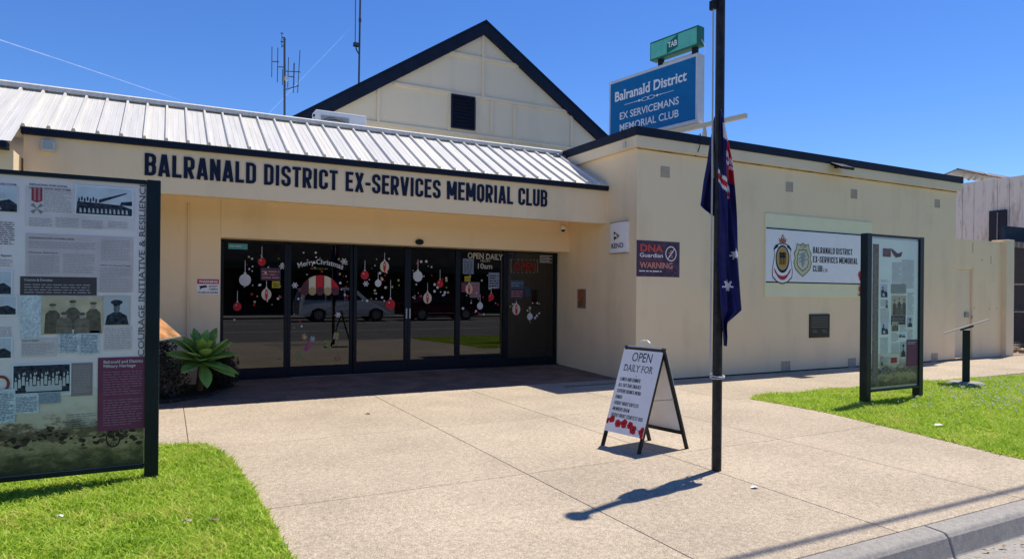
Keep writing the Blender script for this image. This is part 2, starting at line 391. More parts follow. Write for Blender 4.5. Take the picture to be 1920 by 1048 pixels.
# lawns
def lawn_mat():
    M = bpy.data.materials.new('lawn_soil'); M.use_nodes = True; t = M.node_tree; b = t.nodes['Principled BSDF']; b.inputs['Roughness'].default_value = .95
    g = t.nodes.new('ShaderNodeNewGeometry'); n = t.nodes.new('ShaderNodeTexNoise'); n.inputs['Scale'].default_value = 30; n.inputs['Detail'].default_value = 6
    t.links.new(g.outputs['Position'], n.inputs['Vector']); r = t.nodes.new('ShaderNodeValToRGB')
    r.color_ramp.elements[0].position = .35; r.color_ramp.elements[0].color = (.17, .23, .02, 1); r.color_ramp.elements[1].position = .7; r.color_ramp.elements[1].color = (.32, .40, .04, 1)
    t.links.new(n.outputs[0], r.inputs[0]); t.links.new(r.outputs[0], b.inputs['Base Color']); return M
SOIL = lawn_mat()
def grass_mat(name, a, c):
    M = bpy.data.materials.new(name); M.use_nodes = True; t = M.node_tree; b = t.nodes['Principled BSDF']
    b.inputs['Roughness'].default_value = .55; b.inputs['Specular IOR Level'].default_value = .25
    g = t.nodes.new('ShaderNodeNewGeometry'); n = t.nodes.new('ShaderNodeTexNoise'); n.inputs['Scale'].default_value = 1.9; n.inputs['Detail'].default_value = 8; n.inputs['Roughness'].default_value = .65
    t.links.new(g.outputs['Position'], n.inputs['Vector'])
    ad = t.nodes.new('ShaderNodeMath'); ad.operation = 'MULTIPLY_ADD'; ad.inputs[1].default_value = .45
    t.links.new(g.outputs['Random Per Island'], ad.inputs[0]); t.links.new(n.outputs[0], ad.inputs[2])
    r = t.nodes.new('ShaderNodeValToRGB'); r.color_ramp.elements[0].position = .45; r.color_ramp.elements[0].color = list(a)+[1]
    r.color_ramp.elements[1].position = .86; r.color_ramp.elements[1].color = list(c)+[1]; xx_ = r.color_ramp.elements.new(.97); xx_.color = (.62, .55, .16, 1)
    t.links.new(ad.outputs[0], r.inputs[0]); t.links.new(r.outputs[0], b.inputs['Base Color'])
    tr = t.nodes.new('ShaderNodeBsdfTranslucent'); t.links.new(r.outputs[0], tr.inputs[0])
    ms = t.nodes.new('ShaderNodeMixShader'); ms.inputs[0].default_value = .45
    t.links.new(b.outputs[0], ms.inputs[1]); t.links.new(tr.outputs[0], ms.inputs[2]); t.links.new(ms.outputs[0], t.nodes['Material Output'].inputs[0])
    return M
GRASS = grass_mat('grass_blades', (.21, .36, .02), (.50, .66, .08))
def inside(px_, py_, poly):
    x, y = np.array(px_), np.array(py_); c = np.zeros(len(x), bool); n = len(poly)
    for i in range(n):
        x1, y1 = poly[i]; x2, y2 = poly[(i+1) % n]
        k = ((y1 > y) != (y2 > y)) & (x < (x2-x1)*(y-y1)/((y2-y1) if y2 != y1 else 1e-9)+x1); c ^= k
    return c
def grass(name, outline, box, count, hmin, hmax, seed, label):
    rs = np.random.RandomState(seed)
    x = rs.uniform(box[0], box[1], count); y = rs.uniform(box[2], box[3], count)
    # thin the field out with distance from the viewer so that blades stay about equally dense in view
    k = inside(x, y, outline); x, y = x[k], y[k]; n = len(x)
    h = rs.uniform(hmin, hmax, n)*(1+.35*np.sin(x*5.1+np.cos(y*3.7)*2)*np.sin(y*4.3)); a = rs.uniform(0, 2*np.pi, n); w = rs.uniform(.003, .0062, n)
    le = rs.uniform(.5, 1.7, n)*h; la = rs.uniform(0, 2*np.pi, n)
    dx, dy = np.cos(a)*w, np.sin(a)*w; z0 = .0
    V = np.zeros((n, 5, 3)); lx, ly = np.cos(la)*le, np.sin(la)*le
    V[:, 0] = np.stack([x-dx, y-dy, np.full(n, z0)], 1); V[:, 1] = np.stack([x+dx, y+dy, np.full(n, z0)], 1)
    V[:, 2] = np.stack([x+dx*.8+lx*.4, y+dy*.8+ly*.4, h*.6], 1); V[:, 3] = np.stack([x-dx*.8+lx*.4, y-dy*.8+ly*.4, h*.6], 1)
    V[:, 4] = np.stack([x+lx, y+ly, h*.95], 1)
    me = bpy.data.meshes.new(name); me.vertices.add(n*5); me.vertices.foreach_set('co', V.ravel())
    base = (np.arange(n)*5)[:, None]
    loops = np.concatenate([base+np.array([[0, 1, 2, 3]]), base+np.array([[3, 2, 4]])], 1).ravel()
    me.loops.add(n*7); me.loops.foreach_set('vertex_index', loops)
    me.polygons.add(n*2); st = np.stack([np.arange(n)*7, np.arange(n)*7+4], 1).ravel(); me.polygons.foreach_set('loop_start', st)
    me.update(calc_edges=True); me.validate(); me.materials.append(GRASS)
    o = bpy.data.objects.new(name, me); COL.objects.link(o); struct(o, 'stuff'); o['label'] = label; o['category'] = 'grass'
    return o
LL = [(-14, 2.57), (.66, 2.57), (.62, 4.66), (.57, 5.6), (.52, 6.2), (.46, 6.62), (.36, 6.95), (.2, 7.12), (-.04, 7.17), (-.6, 7.2), (-14, 7.2)]
LR = [(6.98, 2.57), (7.05, 3.4), (7.18, 3.9), (7.33, 4.7), (7.5, 5.6), (7.5, 6.3), (7.46, 6.8), (7.66, 6.93), (8.8, 6.95), (12, 6.84), (14.5, 6.6), (17, 6.5), (36, 6.5), (36, 2.57)]
for nm, P in (('lawn', LL), ('lawn', LR)):
    struct(MB().prism([(x, y, -.05) for x, y in P], (0, 0, .054)).build(nm, SOIL))
grass('grass', LL, (-4.2, .75, 2.57, 7.2), 150000, .02, .058, 1, 'bright green short grass growing around the large heritage board')
grass('grass', LR, (6.95, 19, 2.57, 7.0), 170000, .022, .06, 2, 'bright green grass with clover around the narrow heritage board')
# clover heads in the right lawn
rs = np.random.RandomState(5); cb = MB()
for k in range(420):
    if k < 300: x, y = rs.normal(12.4, 1.6), rs.normal(5.75, .5)
    else: x, y = rs.normal(10.4, .8), rs.normal(4.9, .4)
    if not inside([x], [y], LR)[0] or y > 6.6: continue
    z = rs.uniform(.045, .075); r_ = rs.uniform(.009, .016)
    cb.lathe((x, y, z), [(0, -r_*.6), (r_, 0), (r_*.7, r_*.7), (0, r_*.9)], 6)
o = struct(cb.build('clover_flowers', mat('clover_white', (.72, .68, .6), .8)), 'stuff'); o['label'] = 'white clover flowers dotted through the grass'; o['category'] = 'flowers'
# a few dead leaves and litter on the ground
for (x, y, s_, nm, lab, c) in ((690, 777, .03, 'dead_leaf', 'small dark dead leaf lying on the forecourt concrete', (.05, .03, .02)), (402, 984, .04, 'dead_leaf', 'brown dead leaf lying in the grass below the big board', (.22, .15, .1)),
                           (352, 986, .03, 'dead_leaf', 'pale curled leaf in the grass left of the brown one', (.4, .35, .28)), (113, 977, .02, 'clover_flower', 'single white clover flower in the grass near the left edge', (.75, .75, .7)),
                           (1415, 915, .035, 'paper_scrap', 'scrap of white paper on the concrete right of the flagpole', (.8, .8, .8)), (1762, 802, .07, 'paper_scrap', 'strip of white paper lying on the right lawn', (.75, .75, .72))):
    p = pg(x, y); z = .03 if c[0] > .1 and y > 970 or nm == 'paper_scrap' and x > 1700 else .004
    mb = MB(); n_ = 7
    top = [(p.x+s_*math.cos(k*.9)*(1.3 if k % 2 else .8), p.y+s_*.6*math.sin(k*.9), z+.006*(k % 3)) for k in range(n_)]
    mb.prism(top, (0, 0, .003)); tag(mb.build(nm, mat('litter_%d' % x, c, .8)), lab, 'leaf' if 'leaf' in nm else ('flower' if 'flower' in nm else 'paper'))

# ------------------------------------------------------------------ the club building
club = thing('club_building', 'cream rendered clubhouse with white metal roof and dark glazed entrance', 'building', (3, 11, 0))
def cbox(name, M, *a, bevel=0, parent=None): return MB().box(*a).build(name, M, parent or club, bevel=bevel)
zl = py(413, 445, YL).z                       # underside of lintel
gx0 = py(413, 560, YL).x
cbox('entrance_wall', CREAM, -1.56, gx0, YL, 11.75, -.05, 2.95)
cbox('lintel_wall', CREAM, gx0+.001, XW-.001, YL-.012, 11.40, zl, 2.95)
cbox('conduit', CREAM2, .27, .295, YL-.035, YL-.001, .1, 2.80, bevel=.01)
cbox('soffit', CREAM, -1.53, XW-.002, 9.885, YL+.3, 2.90, 2.96)
cbox('fascia', CREAM, -1.54, XW-.001, YF, 9.88, 2.762, 3.352)
cbox('gutter', NAVY, -1.56, XW-.002, YF-.06, YF+.09, 3.353, 3.435, bevel=.006)
cbox('soffit_light', WHITE, 2.35, 2.7, 10.2, 10.3, 2.885, 2.905)
# left wing, standing a little further forward
cbox('left_wall', CREAM, -9, -1.565, 9.33, 11.75, -.05, 3.08)
cbox('left_gutter', NAVY, -9, -1.60, 9.16, 9.33, 3.07, 3.15, bevel=.006)
# metal roof: one sheet object per tray
RM = bpy.data.materials.new('roof_white'); RM.use_nodes = True; t = RM.node_tree; b = t.nodes['Principled BSDF']
b.inputs['Roughness'].default_value = .42; b.inputs['Specular IOR Level'].default_value = .4
oi = t.nodes.new('ShaderNodeObjectInfo'); rp = t.nodes.new('ShaderNodeValToRGB')
rp.color_ramp.elements[0].color = (.60, .585, .55, 1); rp.color_ramp.elements[1].color = (.68, .65, .575, 1)
t.links.new(oi.outputs['Random'], rp.inputs[0])
gg = t.nodes.new('ShaderNodeNewGeometry'); mp = t.nodes.new('ShaderNodeMapping'); mp.inputs['Scale'].default_value = (22, 1.2, 1.2); t.links.new(gg.outputs['Position'], mp.inputs[0])
nz = t.nodes.new('ShaderNodeTexNoise'); nz.inputs['Scale'].default_value = 1; nz.inputs['Detail'].default_value = 5; t.links.new(mp.outputs[0], nz.inputs['Vector'])
mr = t.nodes.new('ShaderNodeMapRange'); mr.inputs[1].default_value = .3; mr.inputs[2].default_value = .7; mr.inputs[3].default_value = .86; mr.inputs[4].default_value = 1.04; t.links.new(nz.outputs[0], mr.inputs[0])
mx = t.nodes.new('ShaderNodeMix'); mx.data_type = 'RGBA'; mx.blend_type = 'MULTIPLY'; mx.inputs[0].default_value = 1
t.links.new(rp.outputs[0], mx.inputs[6]); t.links.new(mr.outputs[0], mx.inputs[7]); t.links.new(mx.outputs[2], b.inputs['Base Color'])
ey, ez, ry, rz_ = 9.70, 3.44, 11.23, 4.27
sv = Vector((0, ry-ey, rz_-ez)).normalized(); nv = Vector((1, 0, 0)).cross(sv)
deck = MB().prism([(-9, ey+.02, ez-.03), (-9, ry, rz_-.03), (-9, 16, rz_-.08), (-9, 16, rz_-.3), (-9, ey+.1, ez-.12)], (XW+9-.01, 0, 0)).build('roof', RM, club)
pitch = .2535
def sheet(w, L0, L1):
    mb = MB(); pr = [(0, 0), (.012, .036), (.034, .036), (.046, 0), (.1, .0), (.106, .004), (.112, 0), (.17, 0), (.176, .004), (.182, 0), (w, 0), (w, -.006), (0, -.006)]
    mb.prism([Vector((a, 0, 0))+nv*c_+sv*L0 for a, c_ in pr], sv*(L1-L0)); return mb
LEN = (Vector((0, ry, rz_))-Vector((0, ey, ez))).length
me_s = sheet(pitch-.001, 0, LEN).mesh('roof_sheet', RM); me_l = sheet(pitch-.001, -.60, LEN).mesh('roof_sheet', RM)
x = -1.56-pitch*8; k = 0
while x < XW-.05:
    o = bpy.data.objects.new('roof_sheet', me_l if x < -1.56-pitch*.5 else me_s); COL.objects.link(o); o.parent = deck; o.location = (x-3, ey-11, ez); k += 1
    x += pitch
MB().prism([(-9, ry-.10, rz_-.015), (-9, ry-.10, rz_+.04), (-9, ry-.02, rz_+.075), (-9, ry+.25, rz_+.06), (-9, ry+.25, rz_-.05)], (XW+9-.09, 0, 0)).build('ridge_cap', RM, deck)
MB().box(XW-.35, XW-.004, 11.0, 16, rz_-.2, rz_-.06).build('flashing', STEEL, deck)
# right wing
wing = MB().box(XW, 16.5, YW, 20, -.06, 3.975).build('wing_wall', CREAM, club)
def ring(z0, z1, out, M, name, bevel=0):
    mb = MB(); mb.box(XW-out, 16.5+out, YW-out, YW+.2, z0, z1); mb.box(XW-out, XW+.15, YW+.2, 15, z0, z1); mb.box(16.35, 16.5+out, YW+.2, 15, z0, z1)
    return mb.build(name, M, club, bevel=bevel)
ring(3.976, 4.165, .075, CREAM2, 'wing_fascia'); ring(4.166, 4.315, .105, NAVY, 'wing_capping', .006)
cbox('wing_roof', STEEL, XW+.16, 16.34, YW+.21, 20, 4.05, 4.15)
cbox('damp_course', mat('dark_gap', (.03, .027, .025), .9), XW+.01, 16.5, YW-.006, YW+.02, .0, .022)
cbox('eave_joint', mat('eave_rust', (.33, .22, .11), .9, var=.4, vscale=5), XW-.012, 16.5, YW-.012, YW-.001, 3.955, 3.9755)
cbox('corner_stop', CREAM2, XW-.018, XW-.001, YW+1.93, YW+1.95, 3.25, 3.98)
VENT = mat('vent_terracotta', (.58, .49, .37), .8, var=.1)
def wall_vent(x, y, w, h):
    p = py(x, y, YW); mb = MB(); mb.box(p.x-w/2, p.x+w/2, YW-.008, YW-.001, p.z-h/2, p.z+h/2)
    v = mb.build('wall_vent', VENT, club); mb = MB()
    for i in range(6):
        for j in range(6):
            cx = p.x-w/2+w*(i+.5)/6; cz = p.z-h/2+h*(j+.5)/6; mb.box(cx-w*.05, cx+w*.05, YW-.0095, YW-.0081, cz-h*.05, cz+h*.05)
    mb.build('vent_holes', mat('vent_hole', (.30, .25, .18), .9), v)
for q in ((1247, 323), (1480, 351), (1601, 364), (1757, 382)): wall_vent(*q, .2, .19)
for q in ((1473, 686), (1597, 679.5), (1752, 670)): wall_vent(*q, .25, .19)
p = on(1172, 272, 0, XW-.076); cbox('junction_box', GREYP, XW-.11, XW-.0765, p.y-.035, p.y+.035, p.z-.05, p.z+.05, bevel=.005)
p = py(1312, 268, YW-.11); MB().tube([(p.x, YW-.085, 4.33), (p.x, YW-.125, 4.34), (p.x+.01, YW-.13, 4.2), (p.x-.01, YW-.095, 4.05), (p.x-.02, YW-.02, 3.96)], .008, 6).build('loose_cable', BLACK, club)
# gable hall behind
GY = 16.0
ap = py(908, 45, GY); bl = py(553, 222, GY); brr = py(1125, 258, GY)
sl_ = (ap.z-bl.z)/(ap.x-bl.x); hw = 6.6; zb = ap.z-sl_*hw
gw = MB().prism([(ap.x-hw, GY, 3.5), (ap.x+hw, GY, 3.5), (ap.x+hw, GY, zb-.05), (ap.x, GY, ap.z-.05), (ap.x-hw, GY, zb-.05)], (0, 9, 0)).build('gable_wall', GABLE, club)
for sgn in (-1, 1):
    q = [(ap.x, GY-.12, ap.z), (ap.x+sgn*(hw+.2), GY-.12, ap.z-sl_*(hw+.2)), (ap.x+sgn*(hw+.2), GY-.12, ap.z-sl_*(hw+.2)-.31), (ap.x, GY-.12, ap.z-.31)]
    MB().prism(q, (0, .118, 0)).build('bargeboard', NAVY, club)
    q = [(ap.x, GY-.14, ap.z+.06), (ap.x+sgn*(hw+.25), GY-.14, ap.z+.06-sl_*(hw+.25)), (ap.x+sgn*(hw+.25), GY-.14, ap.z+.005-sl_*(hw+.25)), (ap.x, GY-.14, ap.z+.005)]
    MB().prism(q, (0, 9.3, 0)).build('gable_roof', NAVY, club)
gf = Fr((0, GY, 0), (1, 0, 0))
def gline(x0, y0, x1, y1, w=.07):
    a = Vector(gf.at(x0, y0)); c = Vector(gf.at(x1, y1))
    if abs(a.x-c.x) > abs(a.y-c.y): zz = (a.y+c.y)/2; mb = MB(); mb.box(min(a.x, c.x), max(a.x, c.x), GY-.045, GY-.001, zz-w/2, zz+w/2)
    else: xx = (a.x+c.x)/2; mb = MB(); mb.box(xx-w/2, xx+w/2, GY-.04, GY-.001, min(a.y, c.y), max(a.y, c.y))
    mb.build('batten', GABLE, gw)
gline(842, 101, 975, 123); gline(738, 155, 1062, 212); gline(640, 215, 1118, 291); gline(905, 68, 905, 182); gline(709, 165, 709, 235)
gline(842, 176, 842, 245); gline(893, 185, 893, 250, .05); gline(921, 190, 921, 252); gline(964, 197, 964, 257); gline(1071, 215, 1071, 275)
gline(780, 238, 780, 262); gline(905, 255, 905, 275); gline(963, 262, 963, 285); gline(1018, 268, 1018, 290)
a = gf.at(847, 180); c = gf.at(886, 243)
lv = MB(); lv.box(a[0], c[0], GY-.03, GY-.001, c[1], a[1]); lv = lv.build('louvre_vent', BLACK, club)
for k in range(9):
    z = c[1]+(a[1]-c[1])*(k+.5)/9
    MB().prism([(a[0]+.03, GY-.031, z+.02), (a[0]+.03, GY-.075, z-.035), (a[0]+.03, GY-.067, z-.041), (a[0]+.03, GY-.031, z+.008)], (c[0]-a[0]-.06, 0, 0)).build('slat', NAVY, lv)
mb = MB(); w_ = .035
mb.box(a[0]-w_, a[0], GY-.08, GY-.001, c[1]-w_, a[1]+w_); mb.box(c[0], c[0]+w_, GY-.08, GY-.001, c[1]-w_, a[1]+w_); mb.box(a[0], c[0], GY-.08, GY-.001, a[1], a[1]+w_); mb.box(a[0], c[0], GY-.08, GY-.001, c[1]-w_, c[1]); mb.build('vent_frame', NAVY, lv)

# ---- glazed entrance
GL = bpy.data.materials.new('tinted_glass'); GL.use_nodes = True; t = GL.node_tree
for n_ in list(t.nodes):
    if n_.type == 'BSDF_PRINCIPLED': t.nodes.remove(n_)
tr = t.nodes.new('ShaderNodeBsdfTransparent'); tr.inputs[0].default_value = (.20, .21, .23, 1)
gl = t.nodes.new('ShaderNodeBsdfGlossy'); gl.inputs['Roughness'].default_value = .0; gl.inputs['Color'].default_value = (.93, .96, 1, 1)
fn = t.nodes.new('ShaderNodeFresnel'); fn.inputs[0].default_value = 1.75
ms = t.nodes.new('ShaderNodeMixShader'); t.links.new(fn.outputs[0], ms.inputs[0]); t.links.new(tr.outputs[0], ms.inputs[1]); t.links.new(gl.outputs[0], ms.inputs[2])
t.links.new(ms.outputs[0], t.nodes['Material Output'].inputs[0])
edges = [gx0+.02, 1.785, 2.875, 3.855, 4.845, 5.865, 7.03]
zt = 2.36; zf = .075
DF = Fr((0, YD-.006, 0), (1, 0, 0))
names = ['fixed_window', 'fixed_window', 'sliding_door', 'sliding_door', 'fixed_window', 'fixed_window']
bays = []
for k in range(6):
    a, c = edges[k]+.002, edges[k+1]-.002
    st = .05 if k not in (2, 3) else .055; br_ = .15 if k not in (2, 3) else .2
    yy = YD+ (.0 if k not in (2, 3) else -.045)
    f_ = MB(); f_.box(a, a+st, yy-.02, yy+.05, zf, zt); f_.box(c-st, c, yy-.02, yy+.05, zf, zt); f_.box(a+st, c-st, yy-.02, yy+.05, zt-.07, zt); f_.box(a+st, c-st, yy-.02, yy+.05, zf, zf+br_)
    bay = f_.build(names[k], FRAME, club); bays.append(bay)
    MB().poly([(a+st, yy+.012, zf+br_), (c-st, yy+.012, zf+br_), (c-st, yy+.012, zt-.07), (a+st, yy+.012, zt-.07)]).build('pane', GL, bay)
    if k in (2, 3):
        hx = c-.03 if k == 2 else a+.03
        MB().box(hx-.012, hx+.012, yy-.05, yy-.021, 1.02, 1.2).build('handle', ALU, bay)
cbox('threshold', FRAME, gx0+.01, XW-.01, YD-.09, YD+.1, .045, .0745)
cbox('door_track', ALU, 1.85, 5.0, YD-.105, YD-.091, .05, .068)
# dim room behind the glass
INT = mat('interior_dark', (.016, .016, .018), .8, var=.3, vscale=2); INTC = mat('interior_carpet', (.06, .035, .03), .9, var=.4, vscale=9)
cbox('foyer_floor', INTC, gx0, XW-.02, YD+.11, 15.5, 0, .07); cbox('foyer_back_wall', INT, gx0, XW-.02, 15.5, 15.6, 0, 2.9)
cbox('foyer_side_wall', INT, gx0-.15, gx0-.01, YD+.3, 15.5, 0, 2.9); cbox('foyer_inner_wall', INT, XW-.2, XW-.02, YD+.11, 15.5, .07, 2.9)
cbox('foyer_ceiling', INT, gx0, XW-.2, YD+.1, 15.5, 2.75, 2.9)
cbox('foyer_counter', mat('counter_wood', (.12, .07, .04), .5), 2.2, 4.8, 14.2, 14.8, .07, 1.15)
# sensor above the doors
p = py(786, 454, YL-.02); mb = MB()
mb.prism([(p.x+math.cos(a_)*.075, YL-.06, p.z+math.sin(a_)*.05) for a_ in [k*math.pi/8 for k in range(16)]], (0, .047, 0)); mb.build('door_sensor', BLACK, club, bevel=.01)

# ---- stickers on the glass
RED = mat('sticker_red', (.50, .02, .03), .5); PALE = mat('sticker_pale', (.62, .63, .66), .5); GOLD = mat('sticker_gold', (.45, .38, .18), .5)
CRM = mat('sticker_cream', (.62, .56, .42), .5); DKR = mat('sticker_darkred', (.10, .03, .045), .5); GRN = mat('sticker_green', (.25, .32, .05), .5); PINK = mat('sticker_pink', (.45, .10, .22), .5); ORG = mat('sticker_orange', (.5, .16, .05), .5)
TAN = mat('sticker_tan', (.42, .33, .17), .5)
def gfr(k): return Fr((0, YD-.0215-(.045 if k in (2, 3) else 0)+.03, 0), (1, 0, 0))
def bauble(k, x, y, r, style, ytop):
    fr = gfr(k); u, v = fr.at(x, y); u1, v1 = fr.at(x, ytop); rr = r/FPX*(11.45*.93+u*.3); rr = r*(fr.at(x+1, y)[0]-u)
    mb = MB(); mb.cur = 0
    ry_ = rr*1.02*(1.12 if style == 's' else 1)
    rr *= .93
    flat(mb, fr, ngon(u, v, rr, ry_, 24), .001)
    if style == 's':
        mb.cur = 1; flat(mb, fr, ngon(u, v, rr*.3, ry_*.93, 16), .0018); mb.cur = 2; flat(mb, fr, ngon(u, v+ry_*.3, rr*.08, rr*.3, 8), .0022)
        for q in (-.68, .68): mb.cur = 2; flat(mb, fr, ngon(u+q*rr, v, rr*.06, ry_*.6, 8), .002)
    else:
        mb.cur = 2; flat(mb, fr, ngon(u-rr*.3, v+ry_*.35, rr*.16, ry_*.12, 8), .0016)
    mb.cur = 2; rect(mb, fr, u-rr*.2, v+ry_, u+rr*.2, v+ry_*1.25, .001); rect(mb, fr, u-.004, v+ry_*1.25, u+.004, v1, .001)
    mb.build('bauble_sticker', {'r': [RED, RED, PALE], 'w': [PALE, PALE, PALE], 's': [CRM, RED, PALE]}[style], bays[k])
for q in ((0, 491, 491, 8, 'r', 462), (0, 459.5, 525, 12, 'w', 488), (0, 445, 575, 8.5, 'r', 545), (0, 499.5, 552, 10, 's', 527),
          (2, 684, 516, 8, 'r', 488), (2, 721, 500, 9, 's', 474), (2, 709, 531, 6.5, 'w', 511), (2, 732, 571, 9.5, 'r', 525),
          (3, 783.5, 518, 9.5, 'w', 487), (3, 801.5, 559, 8.5, 's', 530), (3, 825, 532, 6.5, 'r', 506),
          (4, 879.5, 542, 7.5, 's', 528), (4, 921, 557, 5.8, 'r', 533), (4, 900, 573.5, 6, 'w', 552),
          (5, 968, 580, 8, 's', 562), (5, 993.5, 593.5, 5.5, 'w', 575)): bauble(*q)
def snow(k, x, y, r, M=PALE):
    fr = gfr(k); u, v = fr.at(x, y); rr = r*(fr.at(x+1, y)[0]-u); mb = MB()
    for j in range(6):
        a = j*math.pi/3; d = (math.cos(a), math.sin(a)); e = (-d[1], d[0]); w = rr*.13
        flat(mb, fr, [(u-e[0]*w, v-e[1]*w), (u+d[0]*rr-e[0]*w, v+d[1]*rr-e[1]*w), (u+d[0]*rr+e[0]*w, v+d[1]*rr+e[1]*w), (u+e[0]*w, v+e[1]*w)], .001+j*.0001)
        flat(mb, fr, ngon(u+d[0]*rr*.72, v+d[1]*rr*.72, rr*.24, n=8), .0018+j*.0001)
    mb.build('snowflake_sticker', M, bays[k])
for q in ((0, 529, 499.5, 6), (1, 645, 490.5, 6.5), (1, 553, 535, 6), (1, 634, 590.5, 5.5), (1, 586, 635, 5.5), (2, 686, 532, 5.5)): snow(*q)
rnd = random.Random(4)
def dots(k, x0, x1, y0, y1, n):
    fr = gfr(k); mb = MB()
    for j in range(n):
        x, y = rnd.uniform(x0, x1), rnd.uniform(y0, y1); u, v = fr.at(x, y); r = rnd.choice((1.0, 1.3, 1.6, 2.1, 2.4))*(fr.at(x+1, y)[0]-u)
        mb.cur = rnd.choice((0, 0, 0, 0, 1, 1, 2)); flat(mb, fr, ngon(u, v, r, n=8), .0006+j*.00001)
    mb.build('snow_dot_stickers', [PALE, GOLD, RED], bays[k])['kind'] = 'stuff'
dots(0, 455, 530, 475, 575, 30); dots(0, 438, 455, 570, 600, 3); dots(1, 550, 652, 472, 520, 16); dots(1, 550, 570, 520, 620, 8); dots(1, 625, 652, 520, 610, 10)
dots(2, 674, 752, 485, 565, 30); dots(3, 773, 845, 490, 560, 28); dots(4, 868, 942, 515, 590, 24); dots(5, 955, 1012, 560, 605, 16)
# parachute canopy, gifts and greeting
fr = gfr(1); px1 = fr.at(601, 550)[0]-fr.at(600, 550)[0]
def P1(x, y): return fr.at(x, y)
def gore(xa, xb, xm0, xm1, M, M2, nm):
    # one gore of the canopy: arched top, straight hem and a round flap
    N = 8; top = []
    mb = MB()
    def arch(x_):
        s_ = (x_-600)/37.0; return 516+ (1-math.sqrt(max(0, 1-s_*s_)))*34
    pts = [P1(xa+(xb-xa)*k/N, arch(xm0+(xm1-xm0)*k/N)) for k in range(N+1)] + [P1(xb, 543), P1(xa, 543)]
    mb.cur = 0; flat(mb, fr, pts, .001); mb.cur = 1; u, v = P1((xa+xb)/2, 546); flat(mb, fr, ngon(u, v, (xb-xa)/2*px1*.98, 8*px1, 16), .0016)
    mb.build('parachute_sticker', [M, M2], bays[1])
gore(564, 579, 564, 579, DKR, DKR, 0); gore(621, 636, 621, 636, RED, DKR, 0); gore(578, 593, 578, 593, CRM, TAN, 0); gore(607, 622, 607, 622, CRM, TAN, 0); gore(592, 608, 592, 608, RED, DKR, 0)
def gift(x, y, w, h, rot, M, M2):
    u, v = P1(x, y); c_, s_ = math.cos(rot), math.sin(rot); mb = MB()
    def q(a, b_): return (u+(a*c_-b_*s_)*px1, v+(a*s_+b_*c_)*px1)
    mb.cur = 0; flat(mb, fr, [q(-w, -h), q(w, -h), q(w, h), q(-w, h)], .001); mb.cur = 1
    flat(mb, fr, [q(-w*.2, -h), q(w*.2, -h), q(w*.2, h), q(-w*.2, h)], .0016); flat(mb, fr, [q(-w, -h*.15), q(w, -h*.15), q(w, h*.15), q(-w, h*.15)], .0018)
    flat(mb, fr, [q(0, h), q(w*.7, h*1.5), q(w*.5, h)], .0014); flat(mb, fr, [q(0, h), q(-w*.7, h*1.5), q(-w*.5, h)], .0014)
    mb.build('gift_sticker', [M, M2], bays[1])
gift(571, 632, 4.5, 5, .3, ORG, CRM); gift(630, 630, 5, 6, -.2, TAN, GRN); gift(577, 650, 4, 8, -.6, PINK, PINK); gift(615, 647, 4, 8, .5, GRN, TAN); gift(561, 668, 5.5, 6.5, 0, TAN, GRN); gift(633, 672, 4.5, 4.5, .3, ORG, TAN)
mb = MB(); v_, f_, a0, a1 = bfont('Merry Christmas', .014); i0 = len(mb.v)
for a_, b_ in v_:
    s_ = (a_-a0)/(a1-a0)*2-1; y_ = 495.5+s_*s_*8.5+s_*1.5; sl_g = (17*s_+1.5)/41.0
    hh = b_/.73*9.6; u, v = P1(601+s_*41+hh*sl_g*.9, y_-hh); mb.v.append(tuple(fr(u, v, .001)))
for q in f_: mb.f.append(tuple(i0+k for k in q)); mb.mi.append(0)
mb.build('greeting_sticker', PALE, bays[1])
mb = MB(); u, v = P1(586, 505); put_text(mb, fr, 'HAPPY NEW YEAR', u, v, 29*px1, 2.8*px1, .001); mb.build('greeting_sticker', GRN, bays[1])
# door lettering and notices
fr = gfr(4); p4 = fr.at(901, 500)[0]-fr.at(900, 500)[0]
mb = MB(); u, v = fr.at(877, 484); put_text(mb, fr, 'OPEN DAILY', u, v, 66*p4, 10*p4, .002, .018, -.02, True); u, v = fr.at(901, 491.5); put_text(mb, fr, 'FROM', u, v, 17*p4, 4.6*p4, .002); u, v = fr.at(896, 503.5); put_text(mb, fr, '10am', u, v, 27*p4, 9.5*p4, .002, .01)
mb.build('opening_hours_lettering', mat('lettering_cream', (.55, .52, .42), .5), bays[4])
def notice(k, x0, y0, x1, y1, M, lines=None, Mt=None, off=.0):
    fr = gfr(k); a = fr.at(x0, y0); c = fr.at(x1, y1); mb = MB(); mb.cur = 0; rect(mb, fr, a[0], c[1], c[0], a[1], .0008+off)
    if lines:
        mb.cur = 1; text_lines(mb, fr, a[0]+.02, c[1]+.02, c[0]-.02, a[1]-.02, lines, rnd, .0014+off)
    mb.build('notice', [M, Mt or BLACK], bays[k])
PAPER = mat('notice_paper', (.22, .27, .36), .6); NAVP = mat('notice_navy', (.06, .05, .10), .5); YEL = mat('notice_yellow', (.42, .34, .02), .5); TURQ = mat('notice_turquoise', (.12, .42, .46), .5); SALM = mat('notice_salmon', (.5, .2, .14), .5)
notice(0, 428, 456, 464, 468, TURQ, .03, WHITE); notice(0, 489, 502, 526, 526, NAVP, .05, SALM); notice(0, 510, 527, 525, 540, YEL, .035)
notice(4, 868, 485, 888, 514, PAPER, .035); notice(4, 871, 518, 882, 528, YEL, .03); notice(4, 916, 511, 936, 541, PAPER, .05); notice(4, 881, 529, 899, 558, mat('notice_grey', (.2, .2, .22), .6), .04, RED)
notice(4, 865, 529, 880, 548, NAVP, .05, RED); notice(5, 957, 525, 982, 541, mat('notice_blue', (.05, .09, .16), .5), .05, PAPER); notice(5, 957, 541, 981, 560, NAVP, .045, SALM); notice(5, 984, 537, 993, 556, mat('notice_blue2', (.03, .06, .10), .5))
